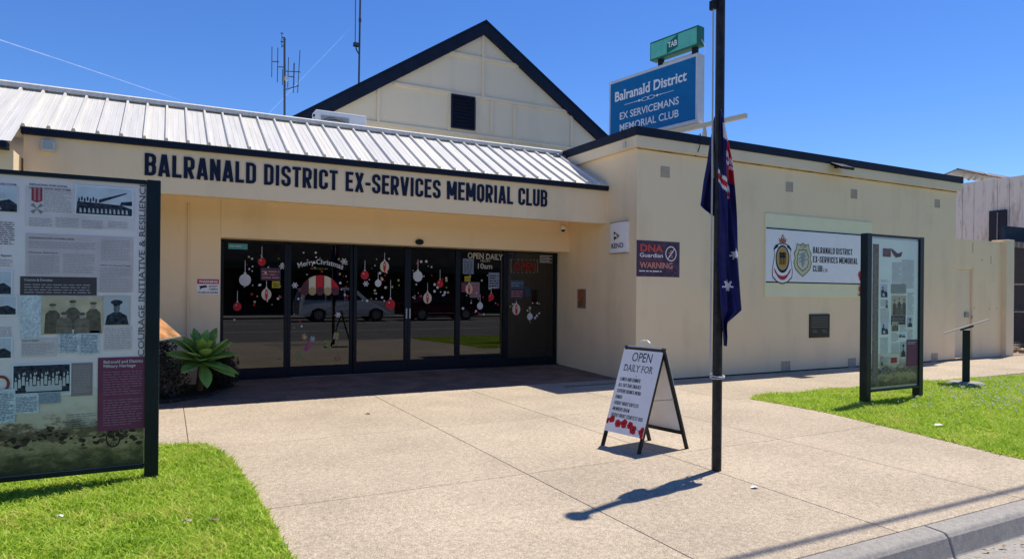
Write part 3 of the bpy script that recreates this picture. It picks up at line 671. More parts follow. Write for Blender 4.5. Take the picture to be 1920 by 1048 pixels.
fr = gfr(5); p5 = fr.at(981, 500)[0]-fr.at(980, 500)[0]
mb = MB(); u, v = fr.at(962.5, 507); put_text(mb, fr, 'OPEN', u, v, 42*p5, 14.5*p5, .002, 0, -.01)
mb.build('neon_lettering', mat('led_red', (.16, .006, .01), .4, emit=((1, .03, .03), .02)), bays[5])
mb = MB()
for k in range(5): u, v = fr.at(1012, 480+k*3); rect(mb, fr, u, v, u+(24-(k % 2)*5)*p5, v+.012, .001)
for k in range(26):
    a_ = 2*math.pi*k/26; u, v = fr.at(983+25*max(-1, min(1, 1.3*math.cos(a_))), 499+12*max(-1, min(1, 1.4*math.sin(a_)))); flat(mb, fr, ngon(u, v, .6*p5, n=6), .001)
mb.build('small_print_sticker', PALE, bays[5])
mb = MB(); u, v = fr.at(996, 655); put_text(mb, fr, 'CASHPOINT', u, v, 34*p5, 4.5*p5, .001); u, v = fr.at(996, 669); put_text(mb, fr, 'HERE', u, v, 32*p5, 9*p5, .001); mb.build('floor_lettering', mat('dark_lettering', (.05, .03, .035), .5), bays[5])

# ------------------------------------------------------------------ lettering on the fascia: raised letters
ltr = thing('building_lettering', 'raised dark navy letters naming the club along the cream fascia', 'lettering', (3, YF, 3))
FF = Fr((0, YF, 0), (1, 0, 0))
words = [('BALRANALD', 274, 483), ('DISTRICT', 498, 636), ('EX-SERVICES', 651, 829), ('MEMORIAL', 841, 965), ('CLUB', 975, 1029)]
for wd, xa, xb in words:
    a = FF.at(xa, 0)[0]; c = FF.at(xb, 0)[0]; zb_ = 2.976; h_ = .287
    L, w = caps(wd, h_, 1.0, .145); s_ = (c-a)/w
    for ps in L:
        mb = MB()
        for j, q in enumerate(ps): slab(mb, FF, [(a+x_*s_, zb_+y_) for x_, y_ in q], .001, .012+.0004*(j % 6))
        mb.build('letter', LETTER, ltr)
# ------------------------------------------------------------------ small things fixed to the walls
def box_fr(fr, a0, b0, a1, b1, n0, n1, mb=None):
    mb = mb or MB(); slab(mb, fr, [(a0, b0), (a1, b0), (a1, b1), (a0, b1)], n0, n1); return mb
def flush(name, label, cat, fr, x0, y0, x1, y1, M, th=.008):
    a = fr.at(x0, y0); c = fr.at(x1, y1); o = fr(a[0], c[1])
    t_ = thing(name, label, cat, tuple(o)); box_fr(fr, a[0], c[1], c[0], a[1], .001, th).build('plate', M, t_, bevel=.002)
    return t_, a[0], c[1], c[0]-a[0], a[1]-c[1]
SW = Fr((XW, 0, 0), (0, -1, 0)); WF = Fr((0, YW, 0), (1, 0, 0)); EW = Fr((0, YL-.0, 0), (1, 0, 0))
# keno lightbox: shallow curved box
a = SW.at(1147, 420); c = SW.at(1179, 473)
t_ = thing('lightbox_sign', 'white curved lightbox sign lettered KENO on the side wall', 'sign', tuple(SW(a[0], c[1])))
mb = MB(); N = 8; w_, h_ = c[0]-a[0], a[1]-c[1]
pts = [(a[0]+w_*k/N, .03+.022*math.sin(math.pi*k/N)) for k in range(N+1)]
mb.prism([SW(u, c[1], n_) for u, n_ in [(a[0], .002)]+pts+[(c[0], .002)]], (0, 0, h_)); mb.build('case', WHITE, t_)
for z in (c[1]-.012, a[1]): box_fr(SW, a[0]-.004, z, c[0]+.004, z+.012, .002, .056).build('trim', ALU, t_)
mb = MB(); kf = Fr(SW(a[0]+w_*.5, c[1], .0525), SW.u)
put_text(mb, kf, 'KENO', -w_*.36, h_*.16, w_*.68, h_*.17, .002, .012)
mb.build('lettering', LETTER, t_)
mb = MB(); mb.cur = 0; flat(mb, kf, [(-w_*.22, h_*.72), (-w_*.1, h_*.66), (-w_*.22, h_*.6)], .002); flat(mb, kf, [(-w_*.22, h_*.56), (-w_*.02, h_*.5), (-w_*.22, h_*.42)], .002)
mb.cur = 1; flat(mb, kf, [(-w_*.10, h_*.67), (w_*.12, h_*.56), (-.0, h_*.5), (-w_*.06, h_*.55)], .002); mb.cur = 2; flat(mb, kf, [(w_*.12, h_*.56), (w_*.0, h_*.5), (-w_*.06, h_*.45)], .0022)
mb.build('emblem', [LETTER, mat('keno_olive', (.25, .24, .03), .5), mat('keno_gold', (.5, .3, .03), .5)], t_)
# no smoking notice on the side wall
t_, a0, b0, w_, h_ = flush('framed_notice', 'small framed orange prohibition notice low on the side wall', 'notice', SW, 1083.5, 542, 1099, 578, ALU, .012)
mb = MB(); rect(mb, SW, a0+w_*.13, b0+h_*.06, a0+w_*.87, b0+h_*.94, .0135); mb.build('print', mat('notice_brown', (.33, .17, .07), .5), t_)
mb = MB(); u, v = a0+w_*.5, b0+h_*.66
for k in range(16):
    A0, A1 = k*math.pi/8, (k+1)*math.pi/8; R0, R1 = w_*.3, w_*.22
    flat(mb, SW, [(u+R0*math.cos(A0), v+R0*1.1*math.sin(A0)), (u+R0*math.cos(A1), v+R0*1.1*math.sin(A1)), (u+R1*math.cos(A1), v+R1*1.1*math.sin(A1)), (u+R1*math.cos(A0), v+R1*1.1*math.sin(A0))], .0145)
flat(mb, SW, [(u-w_*.2, v+.05), (u-w_*.14, v+.065), (u+w_*.2, v-.05), (u+w_*.14, v-.065)], .0147); mb.build('prohibition_ring', mat('sign_red', (.45, .04, .02), .5), t_)
mb = MB(); put_text(mb, SW, 'NO', a0+w_*.25, b0+h_*.26, w_*.5, h_*.12, .0145, .02); text_lines(mb, SW, a0+w_*.2, b0+h_*.08, a0+w_*.8, b0+h_*.24, .018, rnd, .0145); mb.build('lettering', BLACK, t_)
# purple warning sign on the wing
PUR = mat('sign_purple', (.085, .045, .085), .45, var=.25, vscale=9); REDP = mat('sign_orange_red', (.62, .09, .06), .5); SAL = mat('sign_salmon', (.70, .28, .20), .5)
t_, a0, b0, w_, h_ = flush('warning_sign', 'dark purple DNA Guardian WARNING sign at the wing corner', 'sign', WF, 1193.5, 450, 1273.5, 520, PUR, .006)
b0 += .0; mb = MB(); put_text(mb, WF, 'DNA', a0+w_*.08, b0+h_*.70, w_*.52, h_*.2, .009, .03); put_text(mb, WF, 'Security DNA marking system', a0+w_*.08, b0+h_*.47, w_*.52, h_*.03, .009); mb.build('lettering', REDP, t_)
mb = MB(); put_text(mb, WF, 'Guardian', a0+w_*.07, b0+h_*.54, w_*.53, h_*.12, .009, .012); text_lines(mb, WF, a0+w_*.06, b0+h_*.08, a0+w_*.58, b0+h_*.21, .045, rnd, .009)
u, v = a0+w_*.79, b0+h_*.66
for k in range(24):
    A0, A1 = k*math.pi/12, (k+1)*math.pi/12; R0, R1 = .125, .108
    flat(mb, WF, [(u+R0*math.cos(A0), v+R0*math.sin(A0)*1.05), (u+R0*math.cos(A1), v+R0*1.05*math.sin(A1)), (u+R1*math.cos(A1), v+R1*1.05*math.sin(A1)), (u+R1*math.cos(A0), v+R1*1.05*math.sin(A0))], .009)
flat(mb, WF, [(u-.08, v-.085), (u-.068, v-.095), (u+.085, v+.085), (u+.073, v+.095)], .0094); mb.build('white_lettering', WHITE, t_)
mb = MB(); put_text(mb, WF, 'WARNING', a0+w_*.07, b0+h_*.24, w_*.76, h_*.17, .009, .02)
for dx, dy, rx, ry_ in ((0, .045, .018, .02), (0, 0, .014, .045), (-.025, -.05, .01, .03), (.025, -.05, .01, .03), (-.03, .015, .03, .008), (.03, .015, .03, .008)): flat(mb, WF, ngon(u+dx, v+dy, rx, ry_, 10), .0085)
mb.build('warning_lettering', SAL, t_)
mb = MB()
for k in range(14):
    u, v = a0+w_*rnd.uniform(.82, .98), b0+h_*rnd.uniform(.03, .42); flat(mb, WF, [(u-.03, v), (u, v-.008), (u+.025, v+.03), (u, v+.012)], .008)
mb.build('figure_pattern', mat('sign_mauve', (.16, .10, .16), .5), t_)
# security warning by the door
t_, a0, b0, w_, h_ = flush('security_sign', 'small white and red WARNING security camera sign left of the glazing', 'sign', EW, 369, 522, 411, 552, WHITE, .006)
mb = MB(); rect(mb, EW, a0+.006, b0+h_*.66, a0+w_-.006, b0+h_*.97, .007); mb.build('red_band', mat('sign_crimson', (.42, .02, .05), .5), t_)
mb = MB(); put_text(mb, EW, 'WARNING', a0+w_*.08, b0+h_*.73, w_*.84, h_*.17, .009, .03); mb.build('white_lettering', WHITE, t_)
mb = MB(); put_text(mb, EW, 'SECURITY', a0+w_*.54, b0+h_*.46, w_*.4, h_*.11, .009, .02); put_text(mb, EW, 'CAMERAS', a0+w_*.54, b0+h_*.28, w_*.4, h_*.11, .009, .02); put_text(mb, EW, 'IN USE 24 HOURS', a0+w_*.06, b0+h_*.07, w_*.88, h_*.12, .009, .02)
flat(mb, EW, [(a0+w_*.1, b0+h_*.52), (a0+w_*.42, b0+h_*.58), (a0+w_*.46, b0+h_*.45), (a0+w_*.16, b0+h_*.38)], .008); flat(mb, EW, [(a0+w_*.1, b0+h_*.3), (a0+w_*.14, b0+h_*.3), (a0+w_*.25, b0+h_*.42), (a0+w_*.18, b0+h_*.42)], .008)
mb.build('black_lettering', BLACK, t_)
# wall banner on the wing
GRNC = mat('banner_backing', (.84, .80, .52), .6, var=.025, vscale=2)
a = WF.at(1434, 401); c = WF.at(1633, 557)
x0, x1 = a[0], WF.at(1633, 500)[0]; z0, z1 = 1.462, 3.06
t_ = thing('wall_banner', 'large white club name banner with two crests on pale green backing board', 'sign', (x0, YW, z0))
box_fr(WF, x0, z0, x1, z1, .001, .02).build('backing_board', GRNC, t_)
zb0, zb1 = 1.735, 2.79
box_fr(WF, x0+.01, zb0, x1-.01, zb1, .021, .03).build('banner_sheet', WHITE, t_)
for z in (zb0, zb1-.025): box_fr(WF, x0+.01, z, x1-.01, z+.025, .0305, .033).build('border_line', LETTER, t_)
mb = MB()
u0_, v0_ = WF.at(1526, 476)[0], 2.36
put_caps(mb, WF, 'BALRANALD DISTRICT', WF.at(1526, 0)[0], 2.345, .125, WF.at(1600, 0)[0]-WF.at(1526, 0)[0], .0315, .15)
put_caps(mb, WF, 'EX-SERVICES MEMORIAL', WF.at(1526, 0)[0], 2.16, .125, WF.at(1610, 0)[0]-WF.at(1526, 0)[0], .0315, .15)
put_caps(mb, WF, 'CLUB', WF.at(1526, 0)[0], 1.975, .125, WF.at(1544, 0)[0]-WF.at(1526, 0)[0], .0315, .15)
put_caps(mb, WF, 'LTD', WF.at(1546, 0)[0], 1.975, .065, WF.at(1553.5, 0)[0]-WF.at(1546, 0)[0], .0315, .13)
mb.build('lettering', BLACK, t_)
def shape(fr, pts, cx, cy, sx, sy, n, mb): flat(mb, fr, [(cx+x*sx, cy+y*sy) for x, y in pts], n)
# badge: white shield with crown, gold disc and red ribbon
cx = WF.at(1464.5, 490)[0]; cz = 2.20
mb = MB()
sh = [(-.5, .55), (-.38, .72), (-.2, .78), (0, .82), (.2, .78), (.38, .72), (.5, .55), (.44, .35), (.5, 0), (.58, -.4), (.55, -.7), (.3, -.92), (0, -1), (-.3, -.92), (-.55, -.7), (-.58, -.4), (-.5, 0), (-.44, .35)]
mb.cur = 0; shape(WF, sh, cx, cz-.05, .50, .44, .0335, mb); mb.cur = 1; shape(WF, sh, cx, cz-.05, .47, .415, .0342, mb)
mb.cur = 0; flat(mb, WF, ngon(cx, cz, .195, .27, 28), .035); mb.cur = 2; flat(mb, WF, ngon(cx, cz+.01, .165, .225, 28), .0357); mb.cur = 3; flat(mb, WF, ngon(cx, cz+.01, .13, .19, 24), .0364)
mb.cur = 0
for k, dx in enumerate((-.07, -.025, .02, .065)):
    rect(mb, WF, cx+dx-.014, cz-.11, cx+dx+.014, cz+.09, .0371); flat(mb, WF, ngon(cx+dx, cz+.1, .024, .035, 10), .0371)
rect(mb, WF, cx-.09, cz+.02, cx+.09, cz+.07, .0373)
mb.cur = 4
for k in range(8):
    A0 = R(205+130*k/8); A1 = R(205+130*(k+1)/8); flat(mb, WF, [(cx+.25*math.cos(A0), cz-.09+.24*math.sin(A0)), (cx+.25*math.cos(A1), cz-.09+.24*math.sin(A1)), (cx+.23*math.cos(A1), cz-.09+.32*math.sin(A1)), (cx+.23*math.cos(A0), cz-.09+.32*math.sin(A0))], .036)
for sg in (-1, 1): flat(mb, WF, [(cx+sg*.25, cz-.17), (cx+sg*.2, cz-.21), (cx+sg*.13, cz-.3), (cx+sg*.2, cz-.28)], .0362)
mb.cur = 5
zc = cz+.31; flat(mb, WF, [(cx-.085, zc), (cx+.085, zc), (cx+.11, zc+.1), (cx+.06, zc+.06), (cx+.04, zc+.13), (cx, zc+.08), (cx-.04, zc+.13), (cx-.06, zc+.06), (cx-.11, zc+.1)], .0345); flat(mb, WF, ngon(cx, zc+.14, .022, .03, 8), .035)
mb.cur = 0
for sg in (-1, 1): flat(mb, WF, [(cx+sg*.13, zc-.03), (cx+sg*.22, zc-.09), (cx+sg*.25, zc-.17), (cx+sg*.2, zc-.12), (cx+sg*.12, zc-.08)], .0352)
mb.build('crowned_crest', [LETTER, WHITE, mat('crest_rim', (.45, .33, .2), .5), mat('crest_gold', (.52, .30, .03), .5), mat('crest_red', (.42, .03, .05), .5), mat('crest_crown', (.36, .13, .08), .5)], t_)
cx = WF.at(1502.5, 481)[0]; cz = 2.21
sh = [(0, 1), (.18, .9), (.4, .88), (.62, .95), (.72, .6), (.95, .35), (.82, .05), (.98, -.2), (.8, -.6), (.4, -.85), (0, -1.05), (-.4, -.85), (-.8, -.6), (-.98, -.2), (-.82, .05), (-.95, .35), (-.72, .6), (-.62, .95), (-.4, .88), (-.18, .9)]
mb = MB(); mb.cur = 0; shape(WF, sh, cx, cz, .275, .33, .0335, mb); mb.cur = 1; shape(WF, sh, cx, cz, .255, .31, .0342, mb); mb.cur = 0; shape(WF, sh, cx, cz-.01, .185, .222, .035, mb); mb.cur = 2; shape(WF, sh, cx, cz-.01, .165, .2, .0357, mb)
mb.cur = 3
for k in range(3): flat(mb, WF, [(cx-.12, cz-.07+k*.07), (cx+.11, cz-.01+k*.07), (cx+.12, cz+.02+k*.07), (cx-.11, cz-.04+k*.07)], .0364)
flat(mb, WF, [(cx-.02, cz-.17), (cx+.04, cz-.1), (cx+.06, cz+.1), (cx-.02, cz+.14), (cx-.07, cz+.05)], .0362)
mb.cur = 0; put_text(mb, WF, 'CLUB', cx-.08, cz+.235, .16, .035, .0366)
mb.build('shield_crest', [mat('crest_olive', (.10, .10, .05), .5), mat('crest_cream', (.60, .58, .36), .5), mat('crest_cream2', (.62, .62, .46), .5), mat('crest_grey', (.30, .33, .33), .5)], t_)
POP = mat('poppy_red', (.55, .02, .03), .5); POP2 = mat('poppy_dark', (.10, .01, .01), .5); STEM = mat('poppy_stem', (.04, .09, .03), .6)
mb = MB()
for (u, v, r_) in ((x1-.33, 1.93, .14), (x1-.28, 1.62, .16), (x1-.12, 1.8, .15)):
    for k in range(5):
        a_ = k*1.257+.4; mb.cur = 0; flat(mb, WF, ngon(u+math.cos(a_)*r_*.5, v+math.sin(a_)*r_*.5, r_*.55, r_*.5, 12), .034+k*.0004)
    mb.cur = 1; flat(mb, WF, ngon(u, v, r_*.22, n=10), .0365); mb.build('poppy_print', [POP, POP2, STEM], t_); mb = MB()
mb.cur = 2; flat(mb, WF, [(x1-.5, 1.52), (x1-.38, 1.49), (x1-.2, 1.55), (x1-.36, 1.53)], .034)
mb.build('poppy_print', [POP, POP2, STEM], t_)
# bronze plaque
t_, a0, b0, w_, h_ = flush('memorial_plaque', 'small black memorial plaque with pale lettering below the wall banner', 'plaque', WF, 1517, 589, 1554, 632, mat('plaque_black', (.022, .021, .02), .35), .02)
mb = MB()
for k in range(6): text_lines(mb, WF, a0+.05, b0+h_*(.86-k*.085), a0+w_-.05, b0+h_*(.86-k*.085)+.02, .019, rnd, .0215, .5)
for q in (.15, .62): text_lines(mb, WF, a0+w_*q, b0+h_*.22, a0+w_*(q+.24), b0+h_*.36, .03, rnd, .0215)
mb.build('lettering', mat('plaque_letters', (.22, .20, .17), .5), t_)['kind'] = 'stuff'
# flood lights and camera
t_ = thing('security_light', 'small square white floodlight at the left end of the fascia', 'light', tuple(py(91, 275, YF)))
p = py(91, 275, YF); mb = MB(); mb.box(p.x-.07, p.x+.07, YF-.07, YF-.001, p.z-.065, p.z+.065); mb.build('housing', GREYP, t_, bevel=.008)
mb = MB(); mb.box(p.x-.05, p.x+.05, YF-.073, YF-.0705, p.z-.045, p.z+.045); mb.build('lens', mat('lens_grey', (.35, .42, .42), .2), t_)
p = py(1568, 312, YW-.1); t_ = thing('flood_light', 'flat black LED floodlight under the eave of the right wing', 'light', tuple(p))
MB().prism([(p.x-.19, p.y-.28, p.z-.06), (p.x+.19, p.y-.28, p.z-.06), (p.x+.19, p.y-.02, p.z+.06), (p.x-.19, p.y-.02, p.z+.06)], (0, .02, -.05)).build('lamp_head', BLACK, t_, bevel=.008)
MB().box(p.x-.03, p.x+.03, p.y-.05, p.y+.099, p.z-.04, p.z+.0).build('bracket', BLACK, t_)
p = py(1056, 428, YL-.08); t_ = thing('security_camera', 'white dome security camera in the corner under the soffit', 'camera', tuple(p))
MB().lathe((p.x, p.y, p.z), [(0, .05), (.05, .05), (.055, .0), (.045, -.03), (0, -.03)], 16).build('mount', WHITE, t_, smooth=True)
MB().lathe((p.x, p.y, p.z-.03), [(.04, 0), (.034, -.025), (.018, -.04), (0, -.044)], 16).build('dome', BLACK, t_, smooth=True)
MB().box(p.x-.02, p.x+.02, p.y, YL-.013, p.z+.01, p.z+.045).build('arm', WHITE, t_)

# ------------------------------------------------------------------ roof-top sign
dv = Vector((math.sin(R(-10.2)), math.cos(R(-10.2)), 0)); sp = Vector((9.89, 10.5, 0))
SGN = Fr(sp, -dv)                          # u towards the viewer's right; near end at u = 0
sgn = thing('roof_sign', 'blue and white Ex Servicemans Memorial Club lightbox above the wing roof', 'sign', (9.7, 11.5, 4.2))
BLUE = mat('sign_blue', (.004, .155, .38), .5, var=.05, spec=.2)
CAB = mat('cabinet_white', (.62, .64, .66), .5, var=.05)
L_, zs0, zs1 = 2.56, 5.14, 6.60
slab(mb := MB(), SGN, [(-L_, zs0), (0, zs0), (0, zs1), (-L_, zs1)], -.24, 0); mb.build('cabinet', CAB, sgn, bevel=.008)
mb = MB(); rect(mb, SGN, -L_+.05, zs0+.06, -.05, zs1-.07, .003); mb.build('blue_face', BLUE, sgn)
mb = MB(); put_text(mb, SGN, 'Balranald District', -L_+.2, 6.08, L_-.48, .235, .006, .022, serif=True); mb.build('lettering', WHITE, sgn)
mb = MB(); put_text(mb, SGN, 'EX SERVICEMANS', -L_+.36, 5.62, 1.72, .17, .006, .012); mb.build('lettering', WHITE, sgn)
mb = MB(); put_text(mb, SGN, 'MEMORIAL CLUB', -L_+.36, 5.345, 1.72, .17, .006, .012)
mb.build('lettering', WHITE, sgn)
mb = MB(); zz = 5.945
for sg in (-1, 1):
    c0 = -L_/2-.06
    rect(mb, SGN, min(c0+sg*.3, c0+sg*.72), zz-.005, max(c0+sg*.3, c0+sg*.72), zz+.005, .006)
    for k in range(12):
        A0, A1 = k*math.pi/6, (k+1)*math.pi/6; q = lambda A, rr: (c0+sg*.09+.11*rr*math.cos(A), zz+.045*rr*math.sin(A))
        flat(mb, SGN, [q(A0, 1), q(A1, 1), q(A1, .78), q(A0, .78)], .006+.0003*(sg+1))
    flat(mb, SGN, [(c0+sg*.2, zz), (c0+sg*.27, zz+.03), (c0+sg*.31, zz), (c0+sg*.27, zz-.03)], .006)
    for k in range(3): flat(mb, SGN, ngon(c0+sg*(.35+k*.045), zz, .014-.003*k, n=8), .0064)
mb.build('scroll_ornament', WHITE, sgn)
mb = MB(); slab(mb, SGN, [(-1.2, 5.02), (1.08, 5.02), (1.08, 5.11), (-1.2, 5.11)], -.16, -.08); mb.build('support_beam', CREAM2, sgn)
for u in (.1, -2.2):
    for e in (-.3, .3):
        a_ = SGN(u, 5.02, -.12); c_ = SGN(u+e, 4.12, -.12+e*.6); MB().tube([a_, c_], .03, 8).build('strut', CREAM2, sgn)
mb = MB(); mb.tube([SGN(-.02, 6.62, -.2), SGN(.04, 6.68, -.2), SGN(.05, 6.78, -.16), SGN(.0, 6.9, -.12)], .008, 6); mb.build('cable', WHITE, sgn)
tab = thing('green_lightbox', 'green TAB lightbox sign standing on top of the blue roof sign', 'sign', (9.7, 11.0, 6.6))
TG = mat('tab_green', (.13, .54, .42), .4, var=.06); TG2 = mat('tab_dark', (.010, .16, .11), .4); TG3 = mat('tab_edge', (.03, .16, .10), .4)
zg0, zg1, LG = 6.765, 7.185, 1.3
slab(mb := MB(), SGN, [(-LG, zg0), (0, zg0), (0, zg1), (-LG, zg1)], -.22, 0); mb.build('case', TG3, tab, bevel=.01)
mb = MB(); rect(mb, SGN, -LG+.03, zg0+.03, -.03, zg1-.04, .003); mb.build('face', TG, tab)
mb = MB(); flat(mb, SGN, [(-.82, 6.80), (-.52, 6.87), (-.52, 7.15), (-.82, 7.02)], .005); mb.build('emblem', TG2, tab)
mb = MB(); put_text(mb, SGN, 'TAB', -.79, 6.92, .25, .12, .007, .03); mb.build('lettering', WHITE, tab)
for u in (-.2, -1.12): slab(mb := MB(), SGN, [(u, 6.602), (u+.1, 6.602), (u+.1, 6.764), (u, 6.764)], -.16, -.06); mb.build('post', BLACK, tab)
slab(mb := MB(), SGN, [(-1.0, 6.62), (-.2, 6.62), (-.2, 6.67), (-1.0, 6.67)], -.13, -.09); mb.build('rail', CREAM2, tab)

# air conditioner and aerials
p = py(592, 205, 12.6); q = py(687, 237, 12.6)
ac = thing('air_conditioner', 'pale outdoor air conditioning unit behind the metal roof ridge', 'air conditioner', (p.x, 12.6, 4.2))
ACM = mat('ac_white', (.62, .65, .68), .5)
MB().box(p.x, q.x, 12.6, 12.95, 4.24, p.z).build('casing', ACM, ac, bevel=.015)
cx, cz, rr = p.x+(q.x-p.x)*.36, p.z-.42, .3
mb = MB(); mb.box(p.x+.1, p.x+.62, 12.585, 12.599, cz-.34, p.z-.10); mb.build('grille_recess', mat('ac_grey', (.25, .28, .30), .6), ac)
for k in range(7):
    r1 = rr*(1-k*.13)
    mb = MB(); mb.tube([(cx+r1*math.cos(j*math.pi/10), 12.575, cz+r1*math.sin(j*math.pi/10)) for j in range(21)], .006, 5); mb.build('grille_ring', BLACK, ac)
for k in range(3): MB().box(p.x-.03, p.x-.001, 12.66, 12.72, p.z-.12-k*.09, p.z-.08-k*.09).build('pipe_cover', BLACK, ac)
AER = mat('aerial_metal', (.10, .11, .12), .5, .5)
def U(x, y, Y_): v_ = py(x, y, Y_); return v_
YA = 14.0
t_ = thing('television_aerial', 'television aerial mast with several vertical element arrays behind the roof', 'aerial', tuple(U(534, 225, YA)))
MB().tube([U(533.5, 240, YA), U(533.5, 72, YA)], .022, 8).build('mast', AER, t_)
def stick(x0, y0, x1, y1, r_=.008, Y_=YA, nm='element', par=None): MB().tube([U(x0, y0, Y_), U(x1, y1, Y_)], r_, 6).build(nm, AER, par or t_)
for q in ((510, 88, 509.5, 145), (521, 90, 520, 155), (541, 108, 539.5, 165), (551, 120, 550, 175), (562.5, 95, 558, 175), (552, 118, 551, 160), (530, 130, 529.5, 160)): stick(*q)
for q in ((510, 116, 523, 116.5), (521, 126, 535, 126.5), (533, 134, 563, 135.5), (541, 144, 552, 145), (531, 170, 560, 161), (531, 75, 536, 75)): stick(*q, .011, YA, 'boom')
for k in range(4): stick(526+k % 2*3, 63+k*8, 531+k % 2*3, 63+k*8, .012, YA, 'yagi_rod')
stick(528.5, 62, 528.5, 90, .007, YA, 'yagi_boom')
MB().box(U(536, 148, YA).x-.03, U(536, 148, YA).x+.04, YA-.05, YA+.05, U(536, 152, YA).z, U(536, 145, YA).z).build('junction_box', GREYP, t_)
YB = 17.9
t_ = thing('whip_aerial', 'tall thin whip aerial mast behind the left slope of the gable', 'aerial', tuple(U(673, 160, YB)))
MB().tube([U(672.5, 175, YB), U(676.5, -60, YB)], .026, 8).build('mast', AER, t_)
MB().tube([U(666, 84, YB), U(667, -60, YB)], .012, 6).build('whip', AER, t_)
MB().tube([U(673, 102, YB), U(668, 94, YB), U(667, 84, YB)], .02, 6).build('bracket', AER, t_)
p = U(667.5, 84, YB); MB().box(p.x-.07, p.x+.07, YB-.06, YB+.06, p.z-.05, p.z+.04).build('base_box', AER, t_)
p = U(675, 38, YB); MB().lathe((p.x, YB, p.z), [(0, -.05), (.04, -.04), (.04, .04), (0, .05)], 10).build('clamp', AER, t_)

# ------------------------------------------------------------------ boundary wall and neighbours at the right
t_ = thing('side_wall', 'lower cream wall with flush gate and end pillar beside the wing', 'wall', (17.8, 9.1, 0))
YS = 9.08; gx1 = py(1822, 600, YS).x; 
xe = py(1877, 600, YS).x; zt_ = 2.9
MB().box(16.501, 16.56, YS, YS+.2, -.05, zt_).box(gx1, xe, YS, YS+.2, -.05, zt_).box(16.56, gx1, YS, YS+.2, 2.16, zt_).build('wall', CREAM, t_)
MB().box(16.565, gx1-.006, YS+.03, YS+.1, .02, 2.155).build('gate', CREAM2, t_)
p = py(1812, 590, YS+.03); MB().box(p.x-.1, p.x+.04, YS-.01, YS+.029, p.z-.06, p.z+.06).build('lock_plate', STEEL, t_, bevel=.005)
MB().tube([(p.x+.1, YS-.03, p.z-.02), (p.x+.1, YS-.05, p.z-.05), (p.x+.1, YS-.03, p.z-.1)], .015, 6).build('padlock', STEEL, t_)
MB().box(gx1-.005, gx1+.05, YS-.015, YS-.001, .0, 2.2).build('gate_jamb', CREAM2, t_)
MB().box(xe+.001, xe+.36, YS-.12, YS+.24, -.05, zt_+.06).build('pillar', CREAM2, t_, bevel=.01)
rnd2 = random.Random(9); mb = MB()
for (x, y, h_) in ((1824, 455, 20), (1858, 480, 16), (1841, 485, 6), (1827, 575, 5), (1855, 576, 6), (1869, 576, 5)):
    a_ = py(x, y, YS); c_ = py(x+1, y+h_, YS); mb.poly([(a_.x-.012, YS-.0015, c_.z), (a_.x+.012, YS-.0015, c_.z+.03), (a_.x+.016, YS-.0015, a_.z), (a_.x-.008, YS-.0015, a_.z)])
mb.build('rust_stains', mat('stain_brown', (.30, .25, .18), .8), t_)
# neighbour: whitewashed boarded side wall
NM = bpy.data.materials.new('whitewashed_boards'); NM.use_nodes = True; t = NM.node_tree; b = t.nodes['Principled BSDF']; b.inputs['Roughness'].default_value = .8
gg = t.nodes.new('ShaderNodeNewGeometry'); mp = t.nodes.new('ShaderNodeMapping'); mp.inputs['Scale'].default_value = (3, 3, .5); t.links.new(gg.outputs['Position'], mp.inputs[0])
nz = t.nodes.new('ShaderNodeTexNoise'); nz.inputs['Scale'].default_value = 1.5; nz.inputs['Detail'].default_value = 10; nz.inputs['Roughness'].default_value = .7; t.links.new(mp.outputs[0], nz.inputs['Vector'])
rp = t.nodes.new('ShaderNodeValToRGB'); e = rp.color_ramp.elements; e[0].position = .28; e[0].color = (.36, .28, .21, 1); e[1].position = .50; e[1].color = (.84, .775, .68, 1)
t.links.new(nz.outputs[0], rp.inputs[0]); t.links.new(rp.outputs[0], b.inputs['Base Color'])
nb = thing('neighbour_building', 'weathered whitewashed building beyond the right wing', 'building', (25, 14, 0))
XN = 25.0; ztn = on(1850, 338, 0, XN).z
yy = 7.0; k = 0
MB().box(XN+.03, XN+6, 7.2, 24, -.2, ztn-.02).build('wall', NM, nb)
while yy < 24:
    d = .36 if k % 4 else .37
    MB().box(XN-.008*(k % 3), XN+.029, yy+.006, yy+d, -.2, ztn+.01*(k % 2)).build('board', NM, nb); yy += d+.006; k += 1
a_ = on(1855, 396, 0, XN-.1); c_ = on(1886, 450, 0, XN-.1)
MB().box(XN-.12, XN-.03, c_.y, a_.y, c_.z-.9, a_.z).build('dark_shutter', mat('shutter_dark', (.03, .032, .045), .5), nb)
MB().tube([(XN-.14, (a_.y+c_.y)/2, c_.z-.8), (XN-.14, (a_.y+c_.y)/2-.02, a_.z-.08)], .02, 6).build('pipe', STEEL, nb)
# broken skillion roof showing above
rt = MB(); p0 = on(1797, 335, 0, XN+1); 
RUST = mat('rusty_tin', (.20, .15, .13), .7, .3, var=.3, vscale=4)
for k, (x0, y0, x1, y1) in enumerate(((1795, 331, 1822, 320), (1820, 320, 1880, 333))):
    a_ = on(x0, y0, 0, XN+1.5); c_ = on(x1, y1, 0, XN+1.5)
    MB().prism([(XN+.6, a_.y, a_.z), (XN+.6, c_.y, c_.z), (XN+.6, c_.y, c_.z-.05), (XN+.6, a_.y, a_.z-.05)], (3.5, 0, 0)).build('roof_tin', RUST if k else STEEL, nb)
for x in (1800, 1815, 1826, 1840):
    a_ = on(x, 338, 0, XN+1); c_ = on(x+9, 325, 0, XN+1); MB().tube([a_, c_], .05, 6).build('rafter', GABLE, nb)
